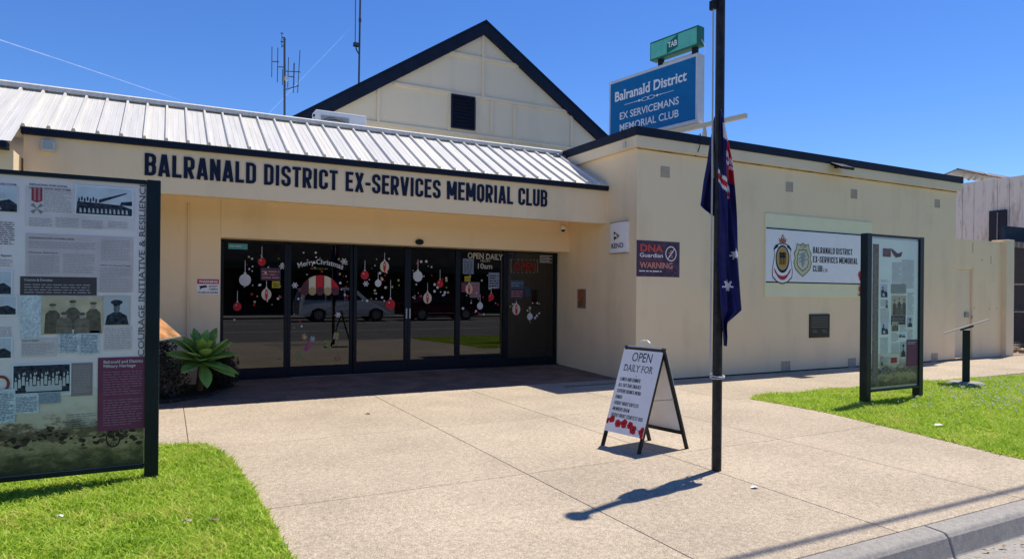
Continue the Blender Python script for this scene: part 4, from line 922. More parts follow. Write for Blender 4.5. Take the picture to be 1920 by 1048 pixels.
# navy shed with open front
sh = thing('navy_shed', 'open fronted shed with navy fascia behind the end pillar', 'shed', (23, 11, 0))
YH = 11.0; x0 = py(1884, 440, YH).x; za = py(1900, 425, YH).z; zb_ = py(1900, 452, YH).z; zc = py(1900, 462, YH).z
MB().box(x0, 29.5, YH, YH+.1, zb_, za).build('fascia', mat('shed_navy', (.02, .045, .085), .5), sh)
for k in range(20): MB().box(x0+.02+k*.3, x0+.15+k*.3, YH+.02, YH+.08, zc-.02, zb_-.005).build('corrugation', mat('shed_tin', (.33, .31, .29), .6), sh)
MB().box(x0*13/YH, 29.5, YH+.11, 13, za-.1, za-.02).build('roof', STEEL, sh)
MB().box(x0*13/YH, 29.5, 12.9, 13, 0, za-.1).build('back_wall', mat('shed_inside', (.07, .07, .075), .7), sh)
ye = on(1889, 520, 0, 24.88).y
MB().box(24.86, 24.94, 8.4, ye, -.05, za-.12).build('side_wall', MATS['shed_inside'], sh)  # added dark sheet: its colour stands in for the shade of the open bay
for z in (1.0, 1.9): MB().box(24.84, 24.859, 8.4, ye-.05, z, z+.05).build('rail', STEEL, sh)
for x in (x0+.25, x0+3.2): MB().box(x, x+.1, YH+.02, YH+.12, 0, zb_).build('post', mat('shed_post', (.14, .15, .16), .6), sh)
MB().box(x0+.1, 29.5, YH+.12, YH+.18, 1.05, 1.12).build('rail', ALU, sh)
rb = MB(); rr_ = random.Random(3)
for k in range(160):
    x, y = rr_.uniform(19.6, 24), rr_.uniform(9.3, 11.2); s_ = rr_.uniform(.04, .12); z = .0
    rb.prism([(x+s_*math.cos(j*1.05)*rr_.uniform(.7, 1.1), y+s_*math.sin(j*1.05)*rr_.uniform(.7, 1.1), z) for j in range(6)], (rr_.uniform(-.02, .02), 0, s_*rr_.uniform(.4, .9)))
o = struct(rb.build('rubble', DIRT), 'stuff'); o['label'] = 'loose rubble on bare ground beyond the end pillar'; o['category'] = 'rubble'

# ------------------------------------------------------------------ flagpole
fb = Vector((4.17, 4.16, 0))
POLE = mat('pole_dark', (.028, .028, .027), .5, var=.35, vscale=14)
t_ = thing('flagpole', 'dark square flagpole standing on the forecourt concrete', 'flagpole', tuple(fb))
def sq(mb, z0, z1, h0, h1, rot):
    pts0 = []; pts1 = []
    for k in range(8):
        a_ = rot+(k//2)*math.pi/2+(.68 if k % 2 else .11)+math.pi/8-.4; pts0.append((fb.x+h0*math.cos(a_), fb.y+h0*math.sin(a_), z0)); pts1.append((fb.x+h1*math.cos(a_), fb.y+h1*math.sin(a_), z1))
    i = len(mb.v); mb.v += pts0+pts1
    for k in range(8): mb.f.append((i+k, i+(k+1) % 8, i+8+(k+1) % 8, i+8+k)); mb.mi.append(0)
    mb.f.append(tuple(i+8+k for k in range(8))); mb.mi.append(0)
mb = MB(); sq(mb, 0, 4.02, .042, .039, YAW*-1+.35); mb.build('pole', POLE, t_)
mb = MB(); mb.lathe((fb.x, fb.y, 4.02), [(.0, 0), (.04, .005), (.04, .02), (.07, .04), (.092, .09), (.07, .14), (.04, .165), (0, .17)], 16); mb.build('finial', POLE, t_, smooth=True)
hx = CR*-.05
mb = MB(); pz = fb+hx*1.2-CW*.0; mb.box(pz.x-.02, pz.x+.02, pz.y-.035, pz.y+.035, 3.93, 4.01); mb.build('pulley', BLACK, t_, bevel=.008)
mb = MB()
for s_ in (-.012, .012):
    q = fb+CR*(-.062)+CW*s_; mb.tube([(q.x, q.y, 3.95), (q.x+.004, q.y, 2.5), (q.x, q.y, .82)], .004, 5)
mb.build('halyard', mat('rope_white', (.55, .55, .52), .8), t_)
mb = MB()
for z, ph in ((.81, 0), (.795, 1)):
    mb.tube([(fb.x+.058*math.cos(k*.4), fb.y+.058*math.sin(k*.4), z+.008*math.sin(k*.4+ph)) for k in range(17)], .006, 6)
mb.build('rope_loop', MATS['rope_white'], t_)
# the flag hangs limp at half mast, folded round its hoist
NAV = (.010, .014, .075)
FM = [mat('flag_navy', (.017, .019, .105), .75, var=.2, vscale=12), mat('flag_white', (.72, .71, .72), .75), mat('flag_red', (.50, .02, .035), .75)]
flag = thing('australian_flag', 'dark blue Australian flag hanging limp at half mast beside the pole', 'flag', (fb.x, fb.y, 1.1))
def lerp(tab_, x):
    for (a, p_), (b_, q_) in zip(tab_, tab_[1:]):
        if a <= x <= b_: return p_+(q_-p_)*(x-a)/(b_-a)
    return tab_[0][1] if x < tab_[0][0] else tab_[-1][1]
pxm = 1/FPX*((fb-Vector((0, 0, 0))).dot(CW))           # metres per photo pixel at the pole
def fz(y): return CAMH+(551-y)*pxm
right = [(208, 1348), (225, 1353), (250, 1358), (300, 1367), (340, 1369), (400, 1373), (480, 1377.5), (560, 1383.5), (580, 1385.5), (588, 1376), (603, 1358), (630, 1356), (646, 1353)]
left = [(208, 1342), (400, 1337), (500, 1338), (580, 1340), (605, 1343), (646, 1350)]
NV, NU = 150, 60
ys = [208+(646-208)*k/NV for k in range(NV+1)]
def starpts(cx, cy, r_, n=7): return cx, cy, r_, n
def in_star(x, y, cx, cy, r_, n=7):
    dx, dy = x-cx, -(y-cy); d = math.hypot(dx, dy)
    if d > r_: return False
    a_ = (math.atan2(dx, dy)) % (2*math.pi/n); h_ = math.pi/n; a_ = abs(a_-h_); rin = r_*.46
    # edge from outer point (angle h_) to inner point (angle 0)
    x1, y1 = r_*math.sin(h_), r_*math.cos(h_); x2, y2 = 0, rin
    px_, py_ = d*math.sin(a_), d*math.cos(a_)
    return (x2-x1)*(py_-y1)-(y2-y1)*(px_-x1) > 0
def flag_col(x, y):
    for s_ in ((1371.5, 476, 10.5), (1356, 534, 13.0)):
        if in_star(x, y, *s_): return 1
    if y < 372:
        # union quarter: seen as steep diagonal bands in the folds
        d = (x-1351)-(y-240)*.13
        if 328+(x-1346)*1.6 < y < 352+(x-1346)*1.9 and x < 1362:
            m_ = y-(328+(x-1346)*1.7); return 2 if 7 < m_ < 18 else 1
        if y < 344 and x > 1347:
            if 232 < y < 262+(x-1350)*.3 and x < 1353+(y-232)*.2: return 1
            if y > 243+(1366-x)*.4 and x > 1351.5: 
                if 300 < y-(x-1351)*.8 < 306: return 1
                if x > 1351+(342-y)*.03 and y < 330+(x-1351)*.9: return 2 if not (282 < y-(x-1351)*1.1 < 292) else 1
    return 0
mb = MB(); idx = {}
for j in range(NV+1):
    y = ys[j]; xl, xr = lerp(left, y), lerp(right, y)
    for i in range(NU+1):
        s_ = i/NU; x = xl+(xr-xl)*s_
        wv = min(1, max(0, (y-215)/60)); dep = .058+.03*math.sin(s_*9+y*.012)*wv+.016*math.sin(s_*21-y*.02)*wv - .05*s_*s_
        p = fb+CR*((x-1341.2-(y-551)*-.0089)*pxm) - CW*dep; idx[i, j] = len(mb.v); mb.v.append((p.x, p.y, fz(y)))
for j in range(NV):
    for i in range(NU):
        mb.f.append((idx[i, j+1], idx[i+1, j+1], idx[i+1, j], idx[i, j]))
        y = (ys[j]+ys[j+1])/2; xl, xr = lerp(left, y), lerp(right, y); mb.mi.append(flag_col(xl+(xr-xl)*(i+.5)/NU, y))
# folds doubling back behind the front fold
o = mb.build('front_fold', FM, flag, smooth=True); sm = o.modifiers.new('thick', 'SOLIDIFY'); sm.thickness = .003
def fold(pts_l, pts_r, dep0, name, colf):
    mb = MB(); y0, y1 = pts_l[0][0], pts_l[-1][0]; n_, m_ = 60, 20; id2 = {}
    for j in range(n_+1):
        y = y0+(y1-y0)*j/n_; xl, xr = lerp(pts_l, y), lerp(pts_r, y)
        for i in range(m_+1):
            s_ = i/m_; x = xl+(xr-xl)*s_; d = dep0+.035*math.sin(s_*6+y*.02)*min(1, (y-y0)/50)
            p = fb+CR*((x-1341.2+(y-551)*.0089)*pxm)-CW*d; id2[i, j] = len(mb.v); mb.v.append((p.x, p.y, fz(y)))
    for j in range(n_):
        for i in range(m_):
            mb.f.append((id2[i, j+1], id2[i+1, j+1], id2[i+1, j], id2[i, j])); mb.mi.append(colf(i/m_, y0+(y1-y0)*j/n_))
    o = mb.build(name, FM, flag, smooth=True); sm = o.modifiers.new('thick', 'SOLIDIFY'); sm.thickness = .003
fold([(215, 1338), (240, 1335), (300, 1325), (340, 1316), (384, 1309.5), (392, 1318), (402, 1334)], [(215, 1341), (300, 1341), (384, 1340), (402, 1339)], -.055, 'hoist_fold', lambda s_, y: 1 if .72 < s_ < .95 and 235 < y < 330 else 0)
fold([(212, 1343), (400, 1345), (560, 1346), (600, 1349)], [(212, 1350), (300, 1364), (400, 1370), (560, 1379), (600, 1352)], -.07, 'rear_fold', lambda s_, y: 2 if y < 320 and .3 < s_ < .6 else 0)

# ------------------------------------------------------------------ A-frame sign
FLp, FRp, BRp, BLp = Vector((3.82, 5.40, 0)), Vector((3.93, 4.89, 0)), Vector((4.50, 4.86, 0)), Vector((4.44, 5.45, 0))
FLp = pg(1126, 834); FRp = pg(1198, 852); BRp = pg(1292, 841)
BLp = BRp+(FLp-FRp)*1.04
mid = (FLp+FRp+BRp+BLp)/4
t_ = thing('sandwich_board', 'white A-frame board reading OPEN DAILY FOR with printed poppies', 'sandwich board', tuple(mid))
uF = (FRp-FLp).normalized(); wF = (FRp-FLp).length; topc = .985
tL = FLp*.5+BLp*.5+Vector((0, 0, topc)); tR = FRp*.5+BRp*.5+Vector((0, 0, topc))
AF = Fr(FLp, uF, (tL-FLp)); hF = (tL-FLp).length
AB = Fr(BRp, -uF, (tR-BRp)); hB = (tR-BRp).length
BLK = mat('aframe_black', (.014, .014, .015), .4)
def leg(fr, a, h_):
    mb = MB(); slab(mb, fr, [(a-.015, 0), (a+.015, 0), (a+.015, h_), (a-.015, h_)], -.03, 0); mb.build('leg', BLK, t_, bevel=.003)
leg(AF, .015, hF); leg(AF, wF-.015, hF); leg(AB, .015, hB); leg(AB, wF-.015, hB)
for fr, h_ in ((AF, hF), (AB, hB)):
    for v in (.155, h_-.035): slab(mb := MB(), fr, [(.031, v), (wF-.031, v), (wF-.031, v+.025), (.031, v+.025)], -.028, -.003); mb.build('cross_rail', BLK, t_)
CORF = mat('corflute_white', (.88, .87, .86), .5, var=.03, spec=.3)
slab(mb := MB(), AF, [(.002, .15), (wF-.002, .15), (wF-.002, hF-.005), (.002, hF-.005)], .001, .005); mb.build('front_panel', CORF, t_)
slab(mb := MB(), AB, [(.002, .17), (wF-.002, .17), (wF-.002, hB-.03), (.002, hB-.03)], .001, .005); mb.build('rear_panel', CORF, t_)
m0 = AF(wF-.015, hF*.5, -.02); m1 = AB(.015, hB*.5, -.02); MB().tube([m0, m1], .005, 6).build('stay', ALU, t_)
mb = MB(); c0 = (tL+tR)/2
mb.tube([c0-uF*.06+Vector((0, 0, 0)), c0-uF*.055+Vector((0, 0, .04)), c0-uF*.02+Vector((0, 0, .055)), c0+uF*.03+Vector((0, 0, .055)), c0+uF*.06+Vector((0, 0, .035)), c0+uF*.065], .009, 8); mb.build('handle', mat('handle_white', (.7, .72, .68), .3), t_)
sW = wF
mb = MB()
put_text(mb, AF, 'OPEN', sW*.27, hF*.845, sW*.50, .095, .0062, -.0); put_text(mb, AF, 'DAILY FOR', sW*.125, hF*.745, sW*.73, .07, .0062, 0, 0, True)
mb.build('lettering', BLACK, t_)
rows = [('LUNCH AND DINNER', .60), ('ALL DAY BAR SNACKS', .66), ('SUPERB DRINKS MENU', .70), ('BINGO', .19), ('FRIDAY NIGHT RAFFLES', .72), ('MEMBERS DRAW', .50), ('FRIDAY NIGHT COURTESY BUS', .92)]
for k, (s_, w_) in enumerate(rows): mb = MB(); put_caps(mb, AF, s_, sW*.09, hF*(.645-.0585*k), .036, w_*sW*.88, .0062, .12); mb.build('lettering', BLACK, t_)['kind'] = 'stuff'
mb = MB(); rp_ = random.Random(6); n_ = 0
for (u, v, r_) in ((.03, .245, .028), (.14, .265, .036), (.32, .235, .038), (.47, .245, .042), (.63, .24, .035), (.73, .205, .042), (.95, .205, .04), (.985, .17, .03)):
    for k in range(5):
        a_ = k*1.257+rp_.random(); cx_, cy_ = min(sW-.02, max(.016, u*sW+math.cos(a_)*r_*.45)), v*hF+math.sin(a_)*r_*.5; mb.cur = 0
        flat(mb, AF, ngon(cx_, cy_, min(r_*.58, sW-.002-cx_, cx_-.002) if min(sW-cx_, cx_) > .01 else .01, r_*.6, 10), .0062+n_*.00002+k*.0002)
    mb.cur = 1; flat(mb, AF, ngon(min(sW-.015, max(.012, u*sW)), v*hF, r_*.25, n=8), .0076); n_ += 1
    mb.build('poppy_print', [POP, POP2], t_); mb = MB()
for k in range(9):
    u, v = rp_.uniform(.08, .9)*sW, rp_.uniform(.195, .285)*hF; a_ = rp_.uniform(0, 6.28); mb.cur = 2
    flat(mb, AF, [(u, v), (u+.02*math.cos(a_), v+.02*math.sin(a_)), (u+.034*math.cos(a_+.25), v+.034*math.sin(a_+.25)), (u+.016*math.cos(a_+.6), v+.016*math.sin(a_+.6))], .0058)
mb.cur = 3; flat(mb, AF, [(sW*.48, hF*.70), (sW*.5, hF*.712), (sW*.49, hF*.69)], .0062)
mb.build('leaf_print', [POP, POP2, mat('print_sage', (.30, .34, .26), .6), REDP], t_)['kind'] = 'stuff'

# ------------------------------------------------------------------ heritage boards
LAV = mat('board_lavender', (.80, .73, .73), .5, var=.05, vscale=2)
PINKG = mat('board_mauve_grey', (.70, .64, .64), .5); DKG = mat('board_charcoal', (.07, .062, .066), .5); MAR = mat('board_maroon', (.17, .045, .095), .5)
INK = mat('board_ink', (.085, .08, .09), .6); INK2 = mat('board_ink_pale', (.40, .36, .37), .6); INKW = mat('board_ink_white', (.55, .52, .55), .6); PALEB = mat('board_letter_blue', (.60, .68, .72), .6, var=.2, vscale=60)
PHW = mat('photo_border', (.74, .80, .84), .5); SEP = mat('photo_sepia', (.58, .50, .34), .5, var=.15, vscale=9); SEPD = mat('photo_sepia_dark', (.13, .115, .085), .5, var=.25, vscale=30); SEPL = mat('photo_sepia_light', (.40, .36, .28), .5)
PHB = mat('photo_blueblack', (.035, .045, .065), .5, var=.6, vscale=40); PHS = mat('photo_sky', (.55, .62, .68), .5, var=.1, vscale=8); PHM = mat('photo_mid', (.16, .19, .23), .5, var=.5, vscale=35); PHL = mat('photo_light', (.50, .54, .56), .5)
def paint_mat(name, z0, z1):
    """misty brown-green landscape picture: bands by height broken up with noise"""
    M = bpy.data.materials.new(name); M.use_nodes = True; t = M.node_tree; b = t.nodes['Principled BSDF']; b.inputs['Roughness'].default_value = .45
    g = t.nodes.new('ShaderNodeNewGeometry'); sp_ = t.nodes.new('ShaderNodeSeparateXYZ'); t.links.new(g.outputs['Position'], sp_.inputs[0])
    mr = t.nodes.new('ShaderNodeMapRange'); mr.inputs[1].default_value = z0; mr.inputs[2].default_value = z1; t.links.new(sp_.outputs[2], mr.inputs[0])
    mp = t.nodes.new('ShaderNodeMapping'); mp.inputs['Scale'].default_value = (1, 1, 1.9); t.links.new(g.outputs['Position'], mp.inputs[0])
    n = t.nodes.new('ShaderNodeTexNoise'); n.inputs['Scale'].default_value = 9; n.inputs['Detail'].default_value = 10; n.inputs['Roughness'].default_value = .74; t.links.new(mp.outputs[0], n.inputs['Vector'])
    ma = t.nodes.new('ShaderNodeMath'); ma.operation = 'MULTIPLY_ADD'; ma.inputs[1].default_value = .8; ma.inputs[2].default_value = -.4; t.links.new(n.outputs[0], ma.inputs[0])
    ad = t.nodes.new('ShaderNodeMath'); ad.operation = 'ADD'; t.links.new(mr.outputs[0], ad.inputs[0]); t.links.new(ma.outputs[0], ad.inputs[1])
    r = t.nodes.new('ShaderNodeValToRGB'); e = r.color_ramp.elements; e[0].position = 0; e[0].color = (.022, .024, .018, 1); e[1].position = 1; e[1].color = (.66, .65, .58, 1)
    for p_, c_ in ((.12, (.08, .075, .035)), (.22, (.22, .18, .085)), (.33, (.42, .34, .18)), (.41, (.09, .072, .045)), (.50, (.17, .125, .075)), (.57, (.52, .46, .34)), (.74, (.62, .58, .47))):
        x = e.new(p_); x.color = list(c_)+[1]
    t.links.new(ad.outputs[0], r.inputs[0]); t.links.new(r.outputs[0], b.inputs['Base Color']); return M
def board(name, label, X0, X1, Yp, zb0, zb1, ztop, posts, seed):
    t_ = thing(name, label, 'information board', ((X0+X1)/2, Yp+.08, 0))
    for (pa, pb) in posts: MB().box(pa, pb, Yp-.012, Yp+.095, -.05, ztop).build('post', DARKPOST, t_, bevel=.006)
    MB().box(X0, X1, Yp+.012, Yp+.06, zb0, zb1).build('panel', ALU, t_)
    MB().box(X0, X1, Yp-.012, Yp+.07, zb1+.001, zb1+.03).build('top_rail', DARKPOST, t_); MB().box(X0, X1, Yp-.012, Yp+.07, zb0-.03, zb0-.001).build('bottom_rail', DARKPOST, t_)
    return t_
# --- the large board at the left
YP = 5.90; BL = Fr((0, YP, 0), (1, 0, 0))
bx1 = BL.at(272, 600)[0]; bx0 = bx1-1.62; bz0, bz1 = BL.at(150, 889)[1]+.03, BL.at(150, 329)[1]-.03
pp = BL.at(298, 600)[0]
bd = board('heritage_board', 'large grey military history board on navy posts in the left lawn', bx0, bx1, YP, bz0, bz1, bz1+.036, ((bx1+.002, pp+.005), (bx0-.09, bx0-.002)), 1)
PM = paint_mat('battle_landscape_print', bz0, bz0+.66)
hp = BL.at(150, 690)[1]
mb = MB(); mb.cur = 0; rect(mb, BL, bx0+.004, bz0+.62, bx1-.004, bz1-.004, -.0115); mb.cur = 1; rect(mb, BL, bx0+.004, bz0+.004, bx1-.004, bz0+.62, -.0115)
mb.build('printed_sheet', [LAV, PM], bd)
NB = -.0095
rn = random.Random(12)
def q(x, y): return BL.at(x, y)
def pan(x0, y0, x1, y1, M, n=NB, nm='printed_box', par=bd, fr=BL):
    a, c = fr.at(x0, y0), fr.at(x1, y1); mb = MB(); rect(mb, fr, a[0], c[1], c[0], a[1], n); return mb.build(nm, M, par)
def txt(x0, y0, x1, y1, pitch, M=INK, n=NB+.002, par=bd, fr=BL, nm='small_print', wt=.36):
    a, c = fr.at(x0, y0), fr.at(x1, y1); mb = MB(); text_lines(mb, fr, a[0], c[1], c[0], a[1], pitch, rn, n, wt); return mb.build(nm, M, par)
def head(s_, x0, y0, x1, h, M=INK, n=NB+.002, bold=.015, par=bd, fr=BL):
    a = fr.at(x0, y0); c = fr.at(x1, y0); mb = MB(); put_text(mb, fr, s_, a[0], a[1], c[0]-a[0], h, n, bold, 0, True); return mb.build('heading', M, par)
PX = .0043   # about one photo pixel on this board
pan(48, 348, 252, 432, PINKG); pan(48, 437, 249, 548, mat('board_box', (.60, .53, .53), .5), NB+.0008)
head('REPLACING ONE LOCAL', 55, 347, 127, .014); head('LEGEND WITH ANOTHER', 55, 353.5, 133, .014)
txt(82, 355, 134, 402, .0135, INK2); txt(54, 406, 98, 426, .011, INK2); txt(104, 406, 148, 428, .011, INK2); txt(153, 411, 193, 430, .011, INK2); txt(203, 413, 240, 430, .011, INK2)
# medal: ribbon and cross
mb = MB(); a = q(59, 352); c = q(79, 380); w_ = c[0]-a[0]; h_ = a[1]-c[1]
for k in range(5):
    mb.cur = 1 if k % 2 else 0; rect(mb, BL, a[0]+w_*k/5, c[1]+h_*.12, a[0]+w_*(k+1)/5, a[1], NB+.003)
mb.cur = 0; flat(mb, BL, [(a[0], c[1]+h_*.12), (a[0]+w_*.5, c[1]-h_*.02), (c[0], c[1]+h_*.12)], NB+.003)
mb.cur = 2; u, v = q(69, 391); 
for k in range(4): an = k*math.pi/2+math.pi/4; flat(mb, BL, [(u, v), (u+.045*math.cos(an-.3), v+.045*math.sin(an-.3)), (u+.045*math.cos(an+.3), v+.045*math.sin(an+.3))], NB+.003+k*.0002)
mb.build('medal_print', [mat('ribbon_red', (.34, .05, .07), .5), mat('ribbon_pink', (.45, .22, .24), .5), mat('medal_bronze', (.27, .25, .22), .5)], bd)
def photo(x0, y0, x1, y1, kind, par=bd, fr=BL, border=2.2):
    """framed archive photograph: mount, sky, ground and plain dark shapes"""
    a, c = fr.at(x0, y0), fr.at(x1, y1); w = c[0]-a[0]; h = a[1]-c[1]; bw = border*PX
    mb = MB(); mb.cur = 0; rect(mb, fr, a[0], c[1], c[0], a[1], NB+.003)
    A0, B0, A1, B1 = a[0]+bw, c[1]+bw, c[0]-bw, a[1]-bw; w, h = A1-A0, B1-B0; P = lambda s_, t__: (A0+w*s_, B0+h*t__)
    mb.cur = 1; rect(mb, fr, A0, B0, A1, B1, NB+.0036)
    N1, N2 = NB+.0042, NB+.0048
    if kind == 'gun':
        mb.cur = 2; flat(mb, fr, [P(0, 0), P(1, 0), P(1, .25), P(.8, .38), P(.35, .42), P(.02, .45)], N1); flat(mb, fr, [P(.4, .42), P(.9, .82), P(.9, .86), P(.4, .55)], N2); flat(mb, fr, [P(.78, .38), P(1, .38), P(1, .55), P(.8, .5)], N2)
        for k in range(7): flat(mb, fr, ngon(*P(.05+k*.05, .5+.05*(k % 2)), w*.016, h*.09, 8), N2+k*.0001)
        mb.cur = 3
        for k in range(12): flat(mb, fr, [P(.06+k*.075, .05), P(.1+k*.075, .05), P(.09+k*.075, .2), P(.065+k*.075, .22)], N2+.001)
    elif kind == 'crowd':
        mb.cur = 2; rect(mb, fr, A0, B0, A1, B1, N1); mb.cur = 3
        for k in range(15):
            x_ = .04+k*.066; yb = .3+.08*(k % 3)
            flat(mb, fr, [P(x_-.028, yb-.12), P(x_+.028, yb-.12), P(x_+.022, yb+.17), P(x_-.022, yb+.17)], N2+k*.00005); flat(mb, fr, ngon(*P(x_, yb+.25), w*.013, h*.055, 8), N2+k*.00005)
        for k in range(9): flat(mb, fr, ngon(*P(.1+k*.1, .68+.05*(k % 2)), w*.013, h*.05, 8), N2)
        mb.cur = 3; rect(mb, fr, *P(.22, .12), *P(.86, .3), N2-.0003); mb.cur = 1; rect(mb, fr, *P(0, 0), *P(1, .07), N2)
    elif kind == 'group':
        for k, (x_, hh) in enumerate(((.17, .85), (.5, .95), (.85, .9), (.36, .6), (.66, .58))):
            mb.cur = 2 if k < 3 else 3; wd = .12
            flat(mb, fr, [P(max(0, x_-wd*1.15), 0), P(min(1, x_+wd*1.15), 0), P(min(1, x_+wd), hh*.62), P(x_+wd*.45, hh*.74), P(x_-wd*.45, hh*.74), P(max(0, x_-wd), hh*.62)], N1+k*.0004)
            mb.cur = 4; flat(mb, fr, ngon(*P(x_, hh*.83), w*.045, h*.085, 12), N1+.0002+k*.0004); mb.cur = 2; flat(mb, fr, ngon(*P(x_, hh*.91), w*.06, h*.04, 10), N1+.0003+k*.0004)
            mb.cur = 2; rect(mb, fr, *P(max(0, x_-wd*.9), hh*.3), *P(min(1, x_+wd*.9), hh*.345), N1+.0003+k*.0004)
    elif kind == 'portrait':
        mb.cur = 2; flat(mb, fr, [P(.05, 0), P(.98, 0), P(.9, .32), P(.62, .46), P(.4, .46), P(.12, .32)], N1); mb.cur = 4; flat(mb, fr, ngon(*P(.5, .6), w*.13, h*.17, 14), N1+.0004); mb.cur = 2; flat(mb, fr, ngon(*P(.5, .8), w*.24, h*.09, 14), N1+.0008); rect(mb, fr, *P(.36, .69), *P(.64, .77), N1+.0009)
    else:
        mb.cur = 2; flat(mb, fr, [P(0, 0), P(1, 0), P(1, .3), P(.8, .5), P(.55, .42), P(.3, .65), P(0, .5)], N1); mb.cur = 3; flat(mb, fr, [P(.2, .1), P(.6, .08), P(.5, .3), P(.25, .33)], N2); flat(mb, fr, ngon(*P(.6, .62), w*.1, h*.12, 10), N2); mb.cur = 2; flat(mb, fr, ngon(*P(.25, .75), w*.12, h*.1, 8), N2)
    sets = {'group': [SEP, SEP, SEPD, mat('photo_sepia_mid', (.20, .175, .13), .5, var=.2, vscale=30), SEPL], 'portrait': [SEP, PHL, PHB, PHM, PHM]}
    mb.build('photograph', sets.get(kind, [PHW, PHS, PHB, PHL, PHM]), par)
photo(140, 346, 250, 408, 'gun')
head('EXPANSION FOR SOLDIERS KIND', 54, 447, 139, .012, mat('ink_red', (.16, .07, .08), .6)); txt(54, 450, 180, 470, .0135, INK2); head('Home Service', 54, 474, 108, .010); txt(54, 477, 112, 514, .0115, INK2); txt(118, 474, 178, 514, .0115, INK2); txt(190, 448, 244, 490, .0115, INK2); head('Official War Records Wagga', 187, 498, 245, .008); txt(187, 500, 246, 550, .0115, INK2)
pan(37.5, 518, 181, 554, DKG, NB+.002); head('Courage & Devotion', 45, 526.5, 98, .018, INKW, NB+.003, .02); txt(45, 529, 170, 551, .019, INKW, NB+.003, wt=.22)
pan(38, 553, 79, 634, PALEB, NB+.001, 'letter_facsimile'); photo(78, 555, 192, 625, 'group', border=.8); photo(193, 554.5, 244, 610, 'portrait', border=1.6)
pan(110, 618, 148, 662, PALEB, NB+.0052, 'letter_facsimile'); pan(149, 620, 186, 664, PALEB, NB+.005, 'letter_facsimile'); txt(113, 624, 145, 660, .011, mat('ink_blue', (.14, .20, .27), .6), NB+.0062, wt=.45); txt(152, 626, 183, 661, .011, MATS['ink_blue'], NB+.0062, wt=.45)
pan(194, 612, 248, 657, mat('board_box2', (.70, .64, .64), .5)); txt(196, 613, 246, 654, .013, INK2)
pan(40, 635, 106, 668, mat('board_box3', (.64, .58, .58), .5), NB+.0006); head('Letter of thanks', 41, 640, 72, .011); txt(41, 643, 103, 664, .011, INK2)
photo(22, 684, 133, 739, 'crowd', border=2.2); pan(133, 681, 173, 741, mat('board_pinkbox', (.27, .225, .23), .5), NB+.002); txt(137, 685, 169, 737, .012, INK2, NB+.003)
pan(-24, 731, 28, 792, PALEB, NB+.0064, 'letter_facsimile'); pan(28, 740, 72, 774, PALEB, NB+.0056, 'letter_facsimile'); pan(70, 737, 113, 755, mat('letter_blue2', (.27, .33, .40), .6, var=.15, vscale=60), NB+.005, 'letter_facsimile'); txt(30, 744, 69, 771, .011, MATS['ink_blue'], NB+.0066, wt=.45); txt(-20, 737, 25, 788, .012, MATS['ink_blue'], NB+.0074, wt=.45)
pan(183.5, 671, 273, 802, MAR, NB+.003, 'maroon_panel'); head('Balranald and District', 194, 681.5, 268, .024, INKW, NB+.0042, .022); head('Military Heritage', 194, 689.5, 254, .024, INKW, NB+.0042, .022)
MINK = mat('ink_mauve', (.33, .20, .27), .6); txt(193, 694, 267, 741, .019, MINK, NB+.0042, wt=.24); txt(193, 747, 267, 795, .019, MINK, NB+.0042, wt=.24)
txt(124, 775, 180, 800, .016, mat('ink_faint', (.26, .28, .27), .6), NB+.001)
# left column, cut by the picture edge
head('SOLDIERS OF THE BALKAN TOUR', -75, 341, 31, .013); photo(-42, 345, 33, 399, 'other', border=1.0); txt(-45, 411, 27, 462, .0155, INK); head('Training in Egypt', -45, 479, 22, .012); txt(-45, 483, 24, 502, .0115, INK2); photo(-50, 506, 23, 554, 'other'); photo(-50, 553, 32, 592, 'other'); txt(-40, 612, 22, 630, .012, INK2); photo(-45, 633, 23, 673, 'other')
mb = MB(); u, v = q(2, 720)
for k in range(20):
    A0, A1 = k*math.pi/10, (k+1)*math.pi/10; flat(mb, BL, [(u+.05*math.cos(A0), v+.062*math.sin(A0)), (u+.05*math.cos(A1), v+.062*math.sin(A1)), (u+.033*math.cos(A1), v+.042*math.sin(A1)), (u+.033*math.cos(A0), v+.042*math.sin(A0))], NB+.002)
mb.build('badge_print', mat('badge_red', (.25, .06, .05), .5), bd)
# vertical title up the right-hand edge
VT = Fr(BL(bx1-.006, BL.at(268, 668)[1], 0), (0, 0, 1), (-1, 0, 0))
mb = MB(); put_text(mb, VT, 'COURAGE INITIATIVE & RESILIENCE', .0, .0, BL.at(270, 342)[1]-BL.at(268, 668)[1], .042, NB+.001, 0, 0, True)
mb.build('vertical_title', INK, bd)
# figures and gun carriage in the landscape print, kept as loose dark masses
mb = MB(); rr_ = random.Random(21); HB = mat('print_umber', (.045, .036, .026), .5, var=.5, vscale=30); HB2 = mat('print_russet', (.12, .075, .045), .5, var=.4, vscale=30)
for k in range(95):
    x = rr_.uniform(-60, 262); y = 822+rr_.gauss(0, 7)+8*math.sin(x*.05); u, v = q(x, y); r_ = rr_.uniform(.008, .03)
    mb.cur = 0 if rr_.random() < .65 else 1
    flat(mb, BL, [(u+r_*rr_.uniform(.6, 1.3)*math.cos(j*.785), v+r_*rr_.uniform(.3, .8)*math.sin(j*.785)) for j in range(8)], NB-.0008+k*.00001)
u, v = q(212, 822)
for k in range(18):
    A0, A1 = k*math.pi/9, (k+1)*math.pi/9; mb.cur = 0; flat(mb, BL, [(u+.05*math.cos(A0), v+.07*math.sin(A0)), (u+.05*math.cos(A1), v+.07*math.sin(A1)), (u+.04*math.cos(A1), v+.056*math.sin(A1)), (u+.04*math.cos(A0), v+.056*math.sin(A0))], NB+.0005)
